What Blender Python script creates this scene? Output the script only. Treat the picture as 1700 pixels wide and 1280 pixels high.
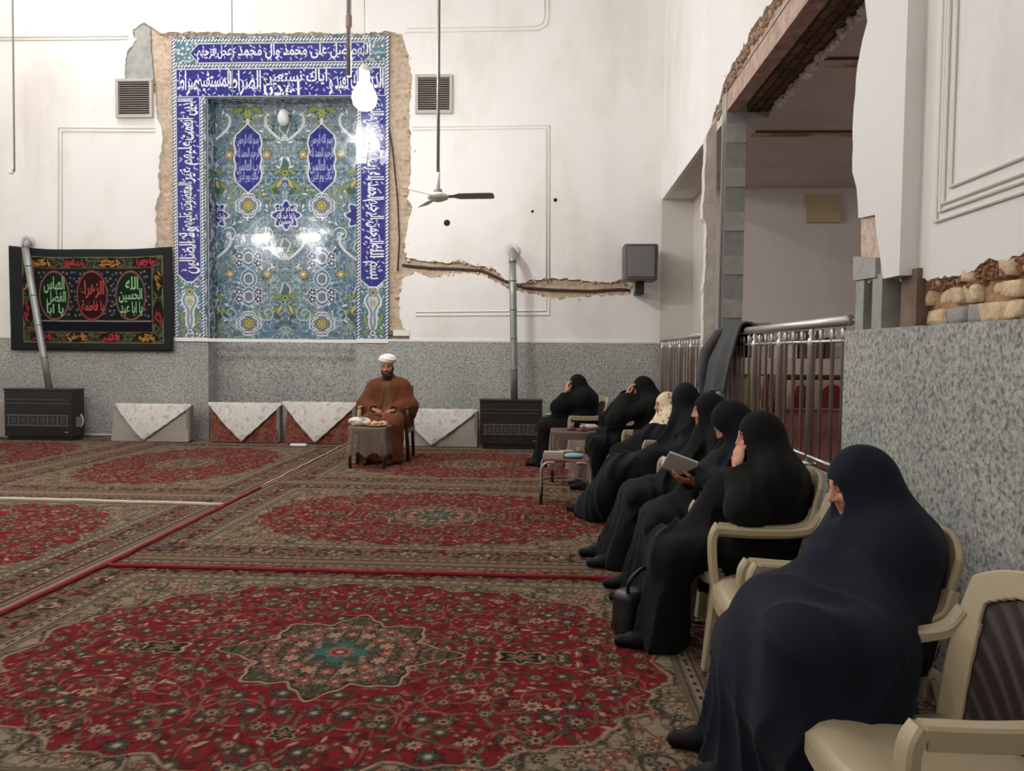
import bpy, bmesh, math, random
import numpy as np
from mathutils import Vector, Matrix, noise as mnoise

SC = bpy.context.scene
for _o in list(bpy.data.objects):
    bpy.data.objects.remove(_o, do_unlink=True)
COL = SC.collection
PI = math.pi

# ------------------------------------------------------------------ camera
F, CX, CY, HCAM = 1270.0, 850.0, 640.0, 1.45
VX, VY, ROLL = 915.0, 583.0, 0.0095
_dy = np.array([VX - CX, VY - CY, F]); _dy /= np.linalg.norm(_dy)
_hz = np.array([1.0, ROLL, 0.0])
_up = np.cross(_hz, _dy); _up /= np.linalg.norm(_up)
if _up[1] > 0: _up = -_up
_dx = np.cross(_dy, _up)
MW = np.stack([_dx, _dy, _up], axis=1)            # world -> camera (x right, y down, z forward)
_r, _u, _b = MW.T @ np.array([1, 0, 0.]), MW.T @ np.array([0, -1., 0]), MW.T @ np.array([0, 0, -1.])
cam_d = bpy.data.cameras.new('camera')
cam_d.sensor_width = 36.0; cam_d.lens = F / 1700.0 * 36.0
cam_d.clip_start = 0.05; cam_d.clip_end = 100
cam = bpy.data.objects.new('camera', cam_d); COL.objects.link(cam)
cam.matrix_world = Matrix(((_r[0], _u[0], _b[0], 0), (_r[1], _u[1], _b[1], 0), (_r[2], _u[2], _b[2], HCAM), (0, 0, 0, 1)))
SC.camera = cam

def _ray(x, y): return MW.T @ np.array([x - CX, y - CY, F])
def PY(x, y, Y):                                   # point of a sight line on the plane at depth Y
    d = _ray(x, y); return Vector(d * (Y / d[1])) + Vector((0, 0, HCAM))
def PX(x, y, X):
    d = _ray(x, y); return Vector(d * (X / d[0])) + Vector((0, 0, HCAM))
def PZ(x, y, z=0.0):
    d = _ray(x, y); return Vector(d * ((z - HCAM) / d[2])) + Vector((0, 0, HCAM))

# ------------------------------------------------------------------ light and exposure
SC.view_settings.view_transform = 'Standard'
SC.view_settings.look = 'None'
SC.view_settings.exposure = -1.15
SC.view_settings.gamma = 1.0
SC.view_settings.use_curve_mapping = False
SC.cycles.max_bounces = 7
SC.cycles.diffuse_bounces = 5
SC.cycles.glossy_bounces = 3
SC.cycles.transmission_bounces = 5
SC.cycles.transparent_max_bounces = 8
SC.cycles.caustics_reflective = False
SC.cycles.caustics_refractive = False
wd = bpy.data.worlds.new('room_world'); SC.world = wd; wd.use_nodes = True
wd.node_tree.nodes['Background'].inputs[0].default_value = (0.55, 0.6, 0.7, 1)
wd.node_tree.nodes['Background'].inputs[1].default_value = 0.02
# bare bulbs hanging in the hall, last an unseen fill added for the side room: x, y, z, radius, watts
BULBS = [
    (-7.0, 6.0, 4.05, 0.09, 210), (-5.6, 6.2, 4.0, 0.09, 210), (-4.55, 5.4, 6.4, 0.10, 480),
    (-4.0, 1.0, 4.8, 0.10, 230), (-1.0, -1.0, 5.4, 0.10, 70), (-6.8, 10.4, 7.6, 0.10, 300), (6.0, 5.6, 2.3, 0.08, 125),
]
BULB_IN_VIEW = 330

# ------------------------------------------------------------------ sizes
YB = 11.8          # back wall
XR = 1.65          # right wall
HD = 1.58          # top of the granite dado
HOPEN = 3.76       # underside of the header over the opening
YO = 4.41          # near end of the opening
CEIL = 8.6
XL, YF = -9.5, -3.5
DEPTH = 0.33       # how far the tiled niche is set back

# ------------------------------------------------------------------ small helpers
def s2l(c):
    c = c / 255.0
    return c / 12.92 if c <= 0.04045 else ((c + 0.055) / 1.055) ** 2.4
def C(r, g, b): return (s2l(r), s2l(g), s2l(b), 1.0)
MATS = {}
def mat(name, col=None, rough=0.6, metal=0.0, spec=0.5, bump=0.0, bscale=40.0, var=0.0, vscale=8.0, trans=0.0, alpha=1.0, emit=None, estr=0.0, sheen=0.0, coat=0.0):
    if name in MATS: return MATS[name]
    m = bpy.data.materials.new(name); m.use_nodes = True
    nt = m.node_tree; bs = nt.nodes['Principled BSDF']
    MATS[name] = m
    if col is not None: bs.inputs['Base Color'].default_value = col
    bs.inputs['Roughness'].default_value = rough
    bs.inputs['Metallic'].default_value = metal
    bs.inputs['Specular IOR Level'].default_value = spec
    bs.inputs['Transmission Weight'].default_value = trans
    bs.inputs['Alpha'].default_value = alpha
    bs.inputs['Sheen Weight'].default_value = sheen
    bs.inputs['Coat Weight'].default_value = coat
    if emit is not None:
        bs.inputs['Emission Color'].default_value = emit
        bs.inputs['Emission Strength'].default_value = estr
    tc = nt.nodes.new('ShaderNodeTexCoord')
    if var > 0:
        n = nt.nodes.new('ShaderNodeTexNoise'); n.inputs['Scale'].default_value = vscale; n.inputs['Detail'].default_value = 6
        nt.links.new(tc.outputs['Object'], n.inputs['Vector'])
        mr = nt.nodes.new('ShaderNodeMapRange'); mr.inputs[3].default_value = 1 - var; mr.inputs[4].default_value = 1 + var
        mr.inputs[1].default_value = 0.25; mr.inputs[2].default_value = 0.75
        nt.links.new(n.outputs['Fac'], mr.inputs[0])
        mx = nt.nodes.new('ShaderNodeMix'); mx.data_type = 'RGBA'; mx.blend_type = 'MULTIPLY'; mx.inputs[0].default_value = 1
        mx.inputs[6].default_value = col
        nt.links.new(mr.outputs[0], mx.inputs[7]); nt.links.new(mx.outputs[2], bs.inputs['Base Color'])
    if bump > 0:
        n = nt.nodes.new('ShaderNodeTexNoise'); n.inputs['Scale'].default_value = bscale; n.inputs['Detail'].default_value = 5
        nt.links.new(tc.outputs['Object'], n.inputs['Vector'])
        b = nt.nodes.new('ShaderNodeBump'); b.inputs['Strength'].default_value = bump; b.inputs['Distance'].default_value = 0.02
        nt.links.new(n.outputs['Fac'], b.inputs['Height']); nt.links.new(b.outputs[0], bs.inputs['Normal'])
    return m

def link(o, parent=None):
    COL.objects.link(o)
    if parent is not None: o.parent = parent
    return o
def props(o, label=None, cat=None, group=None, kind=None):
    if label: o['label'] = label
    if cat: o['category'] = cat
    if group: o['group'] = group
    if kind: o['kind'] = kind
    return o
def thing(name, label, cat, loc=(0, 0, 0), rz=0.0, group=None):
    o = bpy.data.objects.new(name, None); o.empty_display_size = 0.1
    COL.objects.link(o); o.location = loc; o.rotation_euler = (0, 0, rz)
    return props(o, label, cat, group)
def obj(name, bm, m, parent=None, smooth=False, loc=None):
    me = bpy.data.meshes.new(name)
    if isinstance(bm, tuple):
        me.from_pydata(*bm)
    else:
        bm.to_mesh(me); bm.free()
    for x in (m if isinstance(m, (list, tuple)) else [m]): me.materials.append(x)
    if smooth:
        me.polygons.foreach_set('use_smooth', np.ones(len(me.polygons), dtype=bool))
    me.update()
    o = bpy.data.objects.new(name, me)
    if loc is not None: o.location = loc
    return link(o, parent)
def struct(name, bm, m, parent=None, smooth=False):
    o = obj(name, bm, m, parent, smooth)
    if parent is None: o['kind'] = 'structure'
    return o
def copy_tree(o, parent=None):
    c = o.copy(); COL.objects.link(c); c.parent = parent
    for ch in list(o.children): copy_tree(ch, c)
    return c

def box(bm, x0, y0, z0, x1, y1, z1, bev=0.0, mi=0):
    vs = [bm.verts.new(p) for p in ((x0, y0, z0), (x1, y0, z0), (x1, y1, z0), (x0, y1, z0), (x0, y0, z1), (x1, y0, z1), (x1, y1, z1), (x0, y1, z1))]
    fs = [bm.faces.new([vs[i] for i in q]) for q in ((0, 3, 2, 1), (4, 5, 6, 7), (0, 1, 5, 4), (1, 2, 6, 5), (2, 3, 7, 6), (3, 0, 4, 7))]
    for f in fs: f.material_index = mi
    if bev > 0:
        es = list({e for f in fs for e in f.edges})
        r = bmesh.ops.bevel(bm, geom=es, offset=bev, segments=2, profile=0.5, affect='EDGES')
        for f in r['faces']: f.material_index = mi
    return vs
def BOX(*a, **k):
    bm = bmesh.new(); box(bm, *a, **k); return bm
def frame_axes(t):
    t = t.normalized(); up = Vector((0, 0, 1)) if abs(t.z) < 0.95 else Vector((1, 0, 0))
    a = t.cross(up).normalized(); return a, a.cross(t).normalized()
def tube(bm, pts, r, seg=10, cap=True, mi=0, sq=None):
    """sweep a circle (or a rectangle sq=(w,h)) along pts; r may be a list"""
    pts = [Vector(p) for p in pts]; n = len(pts)
    rs = r if isinstance(r, (list, tuple)) else [r] * n
    rings = []; a = None
    for i, p in enumerate(pts):
        t = (pts[min(i + 1, n - 1)] - pts[max(i - 1, 0)])
        if t.length < 1e-9: t = Vector((0, 0, 1))
        t.normalize()
        if a is None: a, b = frame_axes(t)
        else:
            a = (a - t * a.dot(t)).normalized(); b = a.cross(t).normalized()
        if sq: prof = [(-sq[0] / 2, -sq[1] / 2), (sq[0] / 2, -sq[1] / 2), (sq[0] / 2, sq[1] / 2), (-sq[0] / 2, sq[1] / 2)]
        else: prof = [(math.cos(2 * PI * k / seg) * rs[i], math.sin(2 * PI * k / seg) * rs[i]) for k in range(seg)]
        rings.append([bm.verts.new(p + a * u + b * v) for u, v in prof])
    k = len(rings[0])
    for i in range(n - 1):
        for j in range(k):
            f = bm.faces.new((rings[i][j], rings[i][(j + 1) % k], rings[i + 1][(j + 1) % k], rings[i + 1][j])); f.material_index = mi; f.smooth = sq is None
    if cap:
        f = bm.faces.new(list(reversed(rings[0]))); f.material_index = mi
        f = bm.faces.new(rings[-1]); f.material_index = mi
def TUBE(*a, **k):
    bm = bmesh.new(); tube(bm, *a, **k); return bm
def lathe(bm, prof, c=(0, 0, 0), seg=20, mi=0, ax=2):
    """revolve (r, h) about an axis through c"""
    rings = []
    for r, h in prof:
        ring = []
        for k in range(seg):
            a = 2 * PI * k / seg
            p = [r * math.cos(a), r * math.sin(a), h]
            if ax == 0: p = [p[2], p[0], p[1]]
            if ax == 1: p = [p[1], p[2], p[0]]
            ring.append(bm.verts.new((p[0] + c[0], p[1] + c[1], p[2] + c[2])))
        rings.append(ring)
    for i in range(len(rings) - 1):
        for j in range(seg):
            f = bm.faces.new((rings[i][j], rings[i][(j + 1) % seg], rings[i + 1][(j + 1) % seg], rings[i + 1][j])); f.smooth = True; f.material_index = mi
    for ring, rv in ((rings[0], True), (rings[-1], False)):
        f = bm.faces.new(list(reversed(ring)) if rv else ring); f.material_index = mi
def LATHE(*a, **k):
    bm = bmesh.new(); lathe(bm, *a, **k); return bm
def prism(bm, poly, d, ax=1, base=0.0, mi=0):
    """extrude polygon given in the two other axes along ax from base to base+d"""
    def P(u, v, w):
        return (u, w, v) if ax == 1 else ((w, u, v) if ax == 0 else (u, v, w))
    a = [bm.verts.new(P(u, v, base)) for u, v in poly]; b = [bm.verts.new(P(u, v, base + d)) for u, v in poly]
    fs = [bm.faces.new(a), bm.faces.new(list(reversed(b)))]
    n = len(poly)
    for i in range(n): fs.append(bm.faces.new((a[i], b[i], b[(i + 1) % n], a[(i + 1) % n])))
    for f in fs: f.material_index = mi
def curve_fill(polys, ext):
    """mesh (verts, faces) of filled 2D outlines (later ones are holes), z in [0, ext]"""
    cu = bpy.data.curves.new('fill', 'CURVE'); cu.dimensions = '2D'; cu.fill_mode = 'BOTH'; cu.extrude = ext / 2
    for pl in polys:
        s = cu.splines.new('POLY'); s.points.add(len(pl) - 1)
        for p, (x, y) in zip(s.points, pl): p.co = (x, y, 0, 1)
        s.use_cyclic_u = True
    o = bpy.data.objects.new('fill', cu); COL.objects.link(o)
    dg = bpy.context.evaluated_depsgraph_get()
    me = bpy.data.meshes.new_from_object(o.evaluated_get(dg))
    vs = [(v.co.x, v.co.y, v.co.z + ext / 2) for v in me.vertices]; fs = [tuple(p.vertices) for p in me.polygons]
    bpy.data.objects.remove(o); bpy.data.curves.remove(cu); bpy.data.meshes.remove(me)
    return vs, fs
def grid_mesh(name, vs, nu, nv, m, parent=None, smooth=True, mask=None, cols=None):
    """vs: (nv, nu, 3) array -> quad grid object, optional per-vertex colours 'Col'"""
    idx = np.arange(nu * nv).reshape(nv, nu)
    q = np.stack([idx[:-1, :-1], idx[:-1, 1:], idx[1:, 1:], idx[1:, :-1]], axis=-1).reshape(-1, 4)
    if mask is not None: q = q[mask.reshape(-1)]
    me = bpy.data.meshes.new(name)
    v = np.ascontiguousarray(vs.reshape(-1, 3), dtype=np.float32)
    if mask is not None:
        used = np.unique(q); re = -np.ones(nu * nv, dtype=np.int64); re[used] = np.arange(len(used)); q = re[q]; v = np.ascontiguousarray(v[used])
        if cols is not None: cols = cols.reshape(-1, 3)[used]
    me.vertices.add(len(v)); me.vertices.foreach_set('co', v.ravel())
    me.loops.add(q.size); me.loops.foreach_set('vertex_index', q.ravel().astype(np.int32))
    me.polygons.add(len(q)); me.polygons.foreach_set('loop_start', np.arange(0, q.size, 4, dtype=np.int32))
    me.polygons.foreach_set('loop_total', np.full(len(q), 4, dtype=np.int32))
    me.polygons.foreach_set('use_smooth', np.full(len(q), smooth))
    if cols is not None:
        at = me.color_attributes.new('Col', 'FLOAT_COLOR', 'POINT')
        c = np.ones((len(v), 4), dtype=np.float32); c[:, :3] = cols.reshape(-1, 3); at.data.foreach_set('color', c.ravel())
    me.update(calc_edges=True); me.validate()
    me.materials.append(m)
    o = bpy.data.objects.new(name, me)
    return link(o, parent)

# ---- Arabic lettering from the built-in font, joined by hand with presentation forms
_AF = {'ا': 'ﺍﺎ', 'آ': 'ﺁﺂ', 'أ': 'ﺃﺄ', 'إ': 'ﺇﺈ', 'ب': 'ﺏﺐﺑﺒ', 'ت': 'ﺕﺖﺗﺘ', 'ة': 'ﺓﺔ', 'ث': 'ﺙﺚﺛﺜ', 'ج': 'ﺝﺞﺟﺠ', 'ح': 'ﺡﺢﺣﺤ', 'خ': 'ﺥﺦﺧﺨ',
       'د': 'ﺩﺪ', 'ذ': 'ﺫﺬ', 'ر': 'ﺭﺮ', 'ز': 'ﺯﺰ', 'س': 'ﺱﺲﺳﺴ', 'ش': 'ﺵﺶﺷﺸ', 'ص': 'ﺹﺺﺻﺼ', 'ض': 'ﺽﺾﺿﻀ', 'ط': 'ﻁﻂﻃﻄ', 'ظ': 'ﻅﻆﻇﻈ',
       'ع': 'ﻉﻊﻋﻌ', 'غ': 'ﻍﻎﻏﻐ', 'ف': 'ﻑﻒﻓﻔ', 'ق': 'ﻕﻖﻗﻘ', 'ك': 'ﻙﻚﻛﻜ', 'ل': 'ﻝﻞﻟﻠ', 'م': 'ﻡﻢﻣﻤ', 'ن': 'ﻥﻦﻧﻨ', 'ه': 'ﻩﻪﻫﻬ', 'و': 'ﻭﻮ', 'ى': 'ﻯﻰ', 'ي': 'ﻱﻲﻳﻴ', 'ء': 'ﺀ'}
def shape_ar(s):
    s = s.replace('لا', '\u0001'); out = []; prev = False
    forms = dict(_AF); forms['\u0001'] = 'ﻻﻼ'
    for i, ch in enumerate(s):
        f = forms.get(ch)
        if f is None: out.append(ch); prev = False; continue
        nxt = s[i + 1] if i + 1 < len(s) else ''
        joins_next = len(f) == 4 and nxt in forms and nxt != 'ء'
        pj = prev and ch != 'ء'
        out.append(f[0] if len(f) == 1 else f[1 if pj and not joins_next else (3 if pj else (2 if joins_next else 0))])
        prev = joins_next
    return ''.join(reversed(out))
_GC = {}
def glyphs(s, bold=0.012):
    key = (s, bold)
    if key in _GC: return _GC[key]
    cu = bpy.data.curves.new('lettering', 'FONT'); cu.body = shape_ar(s); cu.resolution_u = 2; cu.offset = bold
    o = bpy.data.objects.new('lettering', cu); COL.objects.link(o)
    dg = bpy.context.evaluated_depsgraph_get()
    me = bpy.data.meshes.new_from_object(o.evaluated_get(dg))
    v = np.array([tuple(p.co) for p in me.vertices], dtype=float).reshape(-1, 3); f = [tuple(p.vertices) for p in me.polygons]
    bpy.data.objects.remove(o); bpy.data.curves.remove(cu); bpy.data.meshes.remove(me)
    v[:, 0] -= v[:, 0].min(); v[:, 1] -= v[:, 1].min()
    w, h = v[:, 0].max(), v[:, 1].max()
    _GC[key] = (v[:, :2] / np.array([w, h]), f, w / h)
    return _GC[key]
def letter_into(acc, s, x0, z0, w, h, rot=0, mi=0, warp=0.0, bold=0.012):
    """fit a line of lettering into the box (x0,z0,w,h); rot 90 = turned ccw, -90 = cw. acc = [verts2d, faces, mats]"""
    v, f, _ = glyphs(s, bold)
    u, t = v[:, 0].copy(), v[:, 1].copy()
    if warp: t = t + warp * np.sin(u * 9.0) * (1 - t) * t * 2
    if rot == 0: p = np.stack([x0 + u * w, z0 + t * h], 1)
    elif rot == 90: p = np.stack([x0 + (1 - t) * w, z0 + u * h], 1)
    else: p = np.stack([x0 + t * w, z0 + (1 - u) * h], 1)
    b = len(acc[0]); acc[0].extend(map(tuple, p)); acc[1].extend(tuple(i + b for i in q) for q in f); acc[2].extend([mi] * len(f))
# ------------------------------------------------------------------ materials of the setting
def nodes_of(name):
    m = bpy.data.materials.new(name); m.use_nodes = True; MATS[name] = m
    return m, m.node_tree, m.node_tree.nodes['Principled BSDF']
def ramp(nt, stops):
    r = nt.nodes.new('ShaderNodeValToRGB'); e = r.color_ramp.elements
    while len(e) < len(stops): e.new(0.5)
    for k, (p, c) in zip(e, stops): k.position = p; k.color = c
    return r
def granite():
    m, nt, bs = nodes_of('speckled_granite')
    tc = nt.nodes.new('ShaderNodeTexCoord')
    v = nt.nodes.new('ShaderNodeTexVoronoi'); v.inputs['Scale'].default_value = 85
    n = nt.nodes.new('ShaderNodeTexNoise'); n.inputs['Scale'].default_value = 42; n.inputs['Detail'].default_value = 5
    n2 = nt.nodes.new('ShaderNodeTexNoise'); n2.inputs['Scale'].default_value = 1.3; n2.inputs['Detail'].default_value = 3
    for k in (v, n, n2): nt.links.new(tc.outputs['Object'], k.inputs['Vector'])
    r1 = ramp(nt, [(0.0, C(158, 160, 159)), (0.3, C(184, 186, 183)), (0.6, C(196, 197, 193)), (1.0, C(216, 216, 210))])
    sx = nt.nodes.new('ShaderNodeSeparateColor'); nt.links.new(v.outputs['Color'], sx.inputs[0])
    nt.links.new(sx.outputs[0], r1.inputs[0])
    r2 = ramp(nt, [(0.34, C(158, 162, 163)), (0.47, C(228, 228, 226)), (0.7, C(255, 255, 250))])
    nt.links.new(n.outputs['Fac'], r2.inputs[0])
    mx = nt.nodes.new('ShaderNodeMix'); mx.data_type = 'RGBA'; mx.blend_type = 'MULTIPLY'; mx.inputs[0].default_value = 1
    nt.links.new(r1.outputs[0], mx.inputs[6]); nt.links.new(r2.outputs[0], mx.inputs[7])
    r3 = ramp(nt, [(0.3, C(225, 226, 228)), (0.7, C(255, 255, 252))]); nt.links.new(n2.outputs['Fac'], r3.inputs[0])
    mx2 = nt.nodes.new('ShaderNodeMix'); mx2.data_type = 'RGBA'; mx2.blend_type = 'MULTIPLY'; mx2.inputs[0].default_value = 1
    nt.links.new(mx.outputs[2], mx2.inputs[6]); nt.links.new(r3.outputs[0], mx2.inputs[7])
    nt.links.new(mx2.outputs[2], bs.inputs['Base Color'])
    bs.inputs['Roughness'].default_value = 0.5; bs.inputs['Specular IOR Level'].default_value = 0.3
    return m
def plaster(name, base, dirt=0.12, stain=None):
    m, nt, bs = nodes_of(name)
    tc = nt.nodes.new('ShaderNodeTexCoord')
    n = nt.nodes.new('ShaderNodeTexNoise'); n.inputs['Scale'].default_value = 0.9; n.inputs['Detail'].default_value = 8; n.inputs['Roughness'].default_value = 0.6
    mp = nt.nodes.new('ShaderNodeMapping'); mp.inputs['Scale'].default_value = (1, 1, 0.45)
    nt.links.new(tc.outputs['Object'], mp.inputs[0]); nt.links.new(mp.outputs[0], n.inputs['Vector'])
    d = tuple(c * (1 - dirt * 2) for c in base[:3]) + (1,)
    r = ramp(nt, [(0.3, stain or d), (0.5, base), (0.75, base)]); nt.links.new(n.outputs['Fac'], r.inputs[0])
    nt.links.new(r.outputs[0], bs.inputs['Base Color'])
    b = nt.nodes.new('ShaderNodeBump'); b.inputs['Strength'].default_value = 0.25; b.inputs['Distance'].default_value = 0.02
    n2 = nt.nodes.new('ShaderNodeTexNoise'); n2.inputs['Scale'].default_value = 5; n2.inputs['Detail'].default_value = 6
    nt.links.new(tc.outputs['Object'], n2.inputs['Vector']); nt.links.new(n2.outputs['Fac'], b.inputs['Height'])
    nt.links.new(b.outputs[0], bs.inputs['Normal']); bs.inputs['Roughness'].default_value = 0.55
    return m
def brick(name, c1, c2, mortar, scale=1.0, axes='xz'):
    m, nt, bs = nodes_of(name)
    tc = nt.nodes.new('ShaderNodeTexCoord'); mp = nt.nodes.new('ShaderNodeMapping')
    sep = nt.nodes.new('ShaderNodeSeparateXYZ'); cmb = nt.nodes.new('ShaderNodeCombineXYZ')
    nw = nt.nodes.new('ShaderNodeTexNoise'); nw.inputs['Scale'].default_value = 9; nw.inputs['Detail'].default_value = 3
    nt.links.new(tc.outputs['Object'], nw.inputs['Vector'])
    add = nt.nodes.new('ShaderNodeVectorMath'); add.operation = 'MULTIPLY_ADD'; add.inputs[1].default_value = (0.05,) * 3
    nt.links.new(nw.outputs['Color'], add.inputs[0]); nt.links.new(tc.outputs['Object'], add.inputs[2])
    nt.links.new(add.outputs[0], sep.inputs[0])
    nt.links.new(sep.outputs['XYZ'.index(axes[0].upper())], cmb.inputs[0]); nt.links.new(sep.outputs['XYZ'.index(axes[1].upper())], cmb.inputs[1])
    nt.links.new(cmb.outputs[0], mp.inputs[0])
    b = nt.nodes.new('ShaderNodeTexBrick'); b.inputs['Scale'].default_value = scale
    b.inputs['Brick Width'].default_value = 0.21; b.inputs['Row Height'].default_value = 0.075; b.inputs['Mortar Size'].default_value = 0.009
    b.inputs['Color1'].default_value = c1; b.inputs['Color2'].default_value = c2; b.inputs['Mortar'].default_value = mortar
    nt.links.new(mp.outputs[0], b.inputs['Vector'])
    n = nt.nodes.new('ShaderNodeTexNoise'); n.inputs['Scale'].default_value = 14; n.inputs['Detail'].default_value = 6
    nt.links.new(tc.outputs['Object'], n.inputs['Vector'])
    r = ramp(nt, [(0.25, (0.45, 0.42, 0.4, 1)), (0.6, (1, 1, 1, 1)), (0.8, (1.0, 1.0, 1.0, 1))]); nt.links.new(n.outputs['Fac'], r.inputs[0])
    mx = nt.nodes.new('ShaderNodeMix'); mx.data_type = 'RGBA'; mx.blend_type = 'MULTIPLY'; mx.inputs[0].default_value = 0.6
    nt.links.new(b.outputs[0], mx.inputs[6]); nt.links.new(r.outputs[0], mx.inputs[7]); nt.links.new(mx.outputs[2], bs.inputs['Base Color'])
    mth = nt.nodes.new('ShaderNodeMath'); mth.operation = 'MULTIPLY_ADD'; mth.inputs[1].default_value = -0.8
    nt.links.new(b.outputs['Fac'], mth.inputs[0]); nt.links.new(n.outputs['Fac'], mth.inputs[2])
    bp = nt.nodes.new('ShaderNodeBump'); bp.inputs['Strength'].default_value = 0.9; bp.inputs['Distance'].default_value = 0.03
    nt.links.new(mth.outputs[0], bp.inputs['Height']); nt.links.new(bp.outputs[0], bs.inputs['Normal'])
    bs.inputs['Roughness'].default_value = 0.9
    return m
def coloured(name, rough, noise_amt=0.12, noise_scale=300, bump=0.3, bscale=260, spec=0.5, sheen=0.0, coat=0.0, bdist=0.004, rough_noise=None):
    """reads the woven or glazed colours stored on the mesh"""
    m, nt, bs = nodes_of(name)
    a = nt.nodes.new('ShaderNodeAttribute'); a.attribute_name = 'Col'
    tc = nt.nodes.new('ShaderNodeTexCoord')
    n = nt.nodes.new('ShaderNodeTexNoise'); n.inputs['Scale'].default_value = noise_scale; n.inputs['Detail'].default_value = 2
    nt.links.new(tc.outputs['Object'], n.inputs['Vector'])
    mr = nt.nodes.new('ShaderNodeMapRange'); mr.inputs[1].default_value = 0.3; mr.inputs[2].default_value = 0.7; mr.inputs[3].default_value = 1 - noise_amt; mr.inputs[4].default_value = 1 + noise_amt
    nt.links.new(n.outputs['Fac'], mr.inputs[0])
    mx = nt.nodes.new('ShaderNodeMix'); mx.data_type = 'RGBA'; mx.blend_type = 'MULTIPLY'; mx.inputs[0].default_value = 1
    nt.links.new(a.outputs['Color'], mx.inputs[6]); nt.links.new(mr.outputs[0], mx.inputs[7]); nt.links.new(mx.outputs[2], bs.inputs['Base Color'])
    nb = nt.nodes.new('ShaderNodeTexNoise'); nb.inputs['Scale'].default_value = bscale; nb.inputs['Detail'].default_value = 3
    nt.links.new(tc.outputs['Object'], nb.inputs['Vector'])
    b = nt.nodes.new('ShaderNodeBump'); b.inputs['Strength'].default_value = bump; b.inputs['Distance'].default_value = bdist
    nt.links.new(nb.outputs['Fac'], b.inputs['Height']); nt.links.new(b.outputs[0], bs.inputs['Normal'])
    bs.inputs['Roughness'].default_value = rough; bs.inputs['Specular IOR Level'].default_value = spec
    bs.inputs['Sheen Weight'].default_value = sheen; bs.inputs['Coat Weight'].default_value = coat
    return m
M_GRAN = granite()
M_PLAS = plaster('white_plaster', C(240, 238, 235), 0.05, C(226, 221, 214))
M_PLAS2 = plaster('grey_white_plaster', C(228, 228, 224), 0.06, C(205, 204, 198))
M_ADJ = plaster('dull_white_plaster', C(214, 208, 200), 0.08)
M_BRICK = brick('old_tan_brick', C(214, 194, 170), C(196, 170, 144), C(208, 194, 176))
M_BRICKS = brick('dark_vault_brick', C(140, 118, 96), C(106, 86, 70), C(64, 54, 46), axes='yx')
M_EARTH = mat('earth_mortar', C(168, 132, 100), 0.95, bump=1.0, bscale=30, var=0.3, vscale=12)
M_CEM = mat('grey_cement', C(160, 160, 156), 0.9, bump=0.6, bscale=18, var=0.22, vscale=7)
M_STEEL = mat('dusty_grey_steel', C(158, 160, 156), 0.6, metal=0.3, var=0.2, vscale=9, bump=0.2)
M_RUST = mat('rusty_steel', C(182, 156, 140), 0.75, metal=0.1, var=0.35, vscale=10, bump=0.4)
M_CHROME = mat('stainless_steel', C(196, 192, 186), 0.36, metal=0.7)
M_MOULD = mat('moulded_plaster', C(232, 228, 220), 0.6)
M_WHITE = mat('white_paint', C(236, 234, 228), 0.5)
M_DARK = mat('dark_recess', C(40, 34, 30), 0.9)

rnd = random.Random(7)
def jag(pts, step=0.05, amp=0.014):
    out = []
    for i in range(len(pts) - 1):
        (x0, z0), (x1, z1) = pts[i], pts[i + 1]
        L = math.hypot(x1 - x0, z1 - z0); n = max(1, int(L / step))
        for k in range(n):
            t = k / n; j = amp if (k or i) else 0
            out.append((x0 + (x1 - x0) * t + rnd.uniform(-j, j), z0 + (z1 - z0) * t + rnd.uniform(-j, j)))
    out.append(pts[-1])
    return out
def W(x, y):
    p = PY(x, y, YB); return (p.x, p.z)
def R_(x, y, X):
    p = PX(x, y, X); return (p.y, p.z)

# ------------------------------------------------------------------ floor, ceiling, plain walls
struct('floor', BOX(XL, YF, -0.1, XR + 0.3, YB + 0.6, 0.0), mat('bare_floor', C(120, 104, 88), 0.8))
struct('ceiling', BOX(XL, YF, CEIL, XR + 0.6, YB + 0.6, CEIL + 0.1), M_PLAS)
struct('wall_left', BOX(XL - 0.2, YF, 0, XL, YB + 0.6, CEIL), M_PLAS)
struct('wall_front', BOX(XL, YF - 0.2, 0, XR + 0.6, YF, CEIL), M_PLAS)

# ------------------------------------------------------------------ back wall with its tiled niche
NX0, NX1 = W(344, 400)[0], W(592, 400)[0]           # niche sides
NZ1 = W(470, 161)[1]                                # niche head
BX0, BX1 = W(290, 300)[0], W(644, 300)[0]           # tile frame
BZ1 = W(470, 62)[1]
wb = bmesh.new()
box(wb, XL, YB + 0.045, 0, NX0, YB + 0.6, CEIL); box(wb, NX1, YB + 0.045, 0, XR + 0.5, YB + 0.6, CEIL)
box(wb, NX0, YB + 0.045, NZ1, NX1, YB + 0.6, CEIL); box(wb, NX0, YB + DEPTH + 0.02, 0, NX1, YB + 0.6, NZ1)
wall_back = struct('wall_back', wb, M_BRICK)
# plaster coat, broken away round the niche and along a chased channel
edge = [W(262, 562), W(262, 500), W(259, 430), W(258, 345), W(266, 320), W(262, 300), W(270, 212), W(262, 196), W(255, 150), W(208, 134), W(206, 110), W(212, 86), W(224, 66), W(220, 50),
        W(238, 38), W(250, 44), W(263, 54), W(330, 53), W(420, 56), W(520, 54), W(600, 56), W(640, 52), W(668, 58), W(676, 80), W(684, 130), W(680, 200), W(684, 262), W(677, 330), W(684, 346),
        W(672, 398), W(672, 428), W(700, 432), W(745, 436), W(762, 433), W(790, 441), W(822, 446), W(838, 464), W(862, 471), W(892, 464), W(940, 462), W(1000, 469), W(1036, 464), W(1050, 478),
        W(1044, 489), W(992, 491), W(930, 497), W(890, 489), W(850, 481), W(828, 470), W(800, 456), W(760, 453), W(720, 461), W(690, 452), W(668, 464), W(662, 500), W(666, 540), W(680, 556), W(680, 562)]
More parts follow.
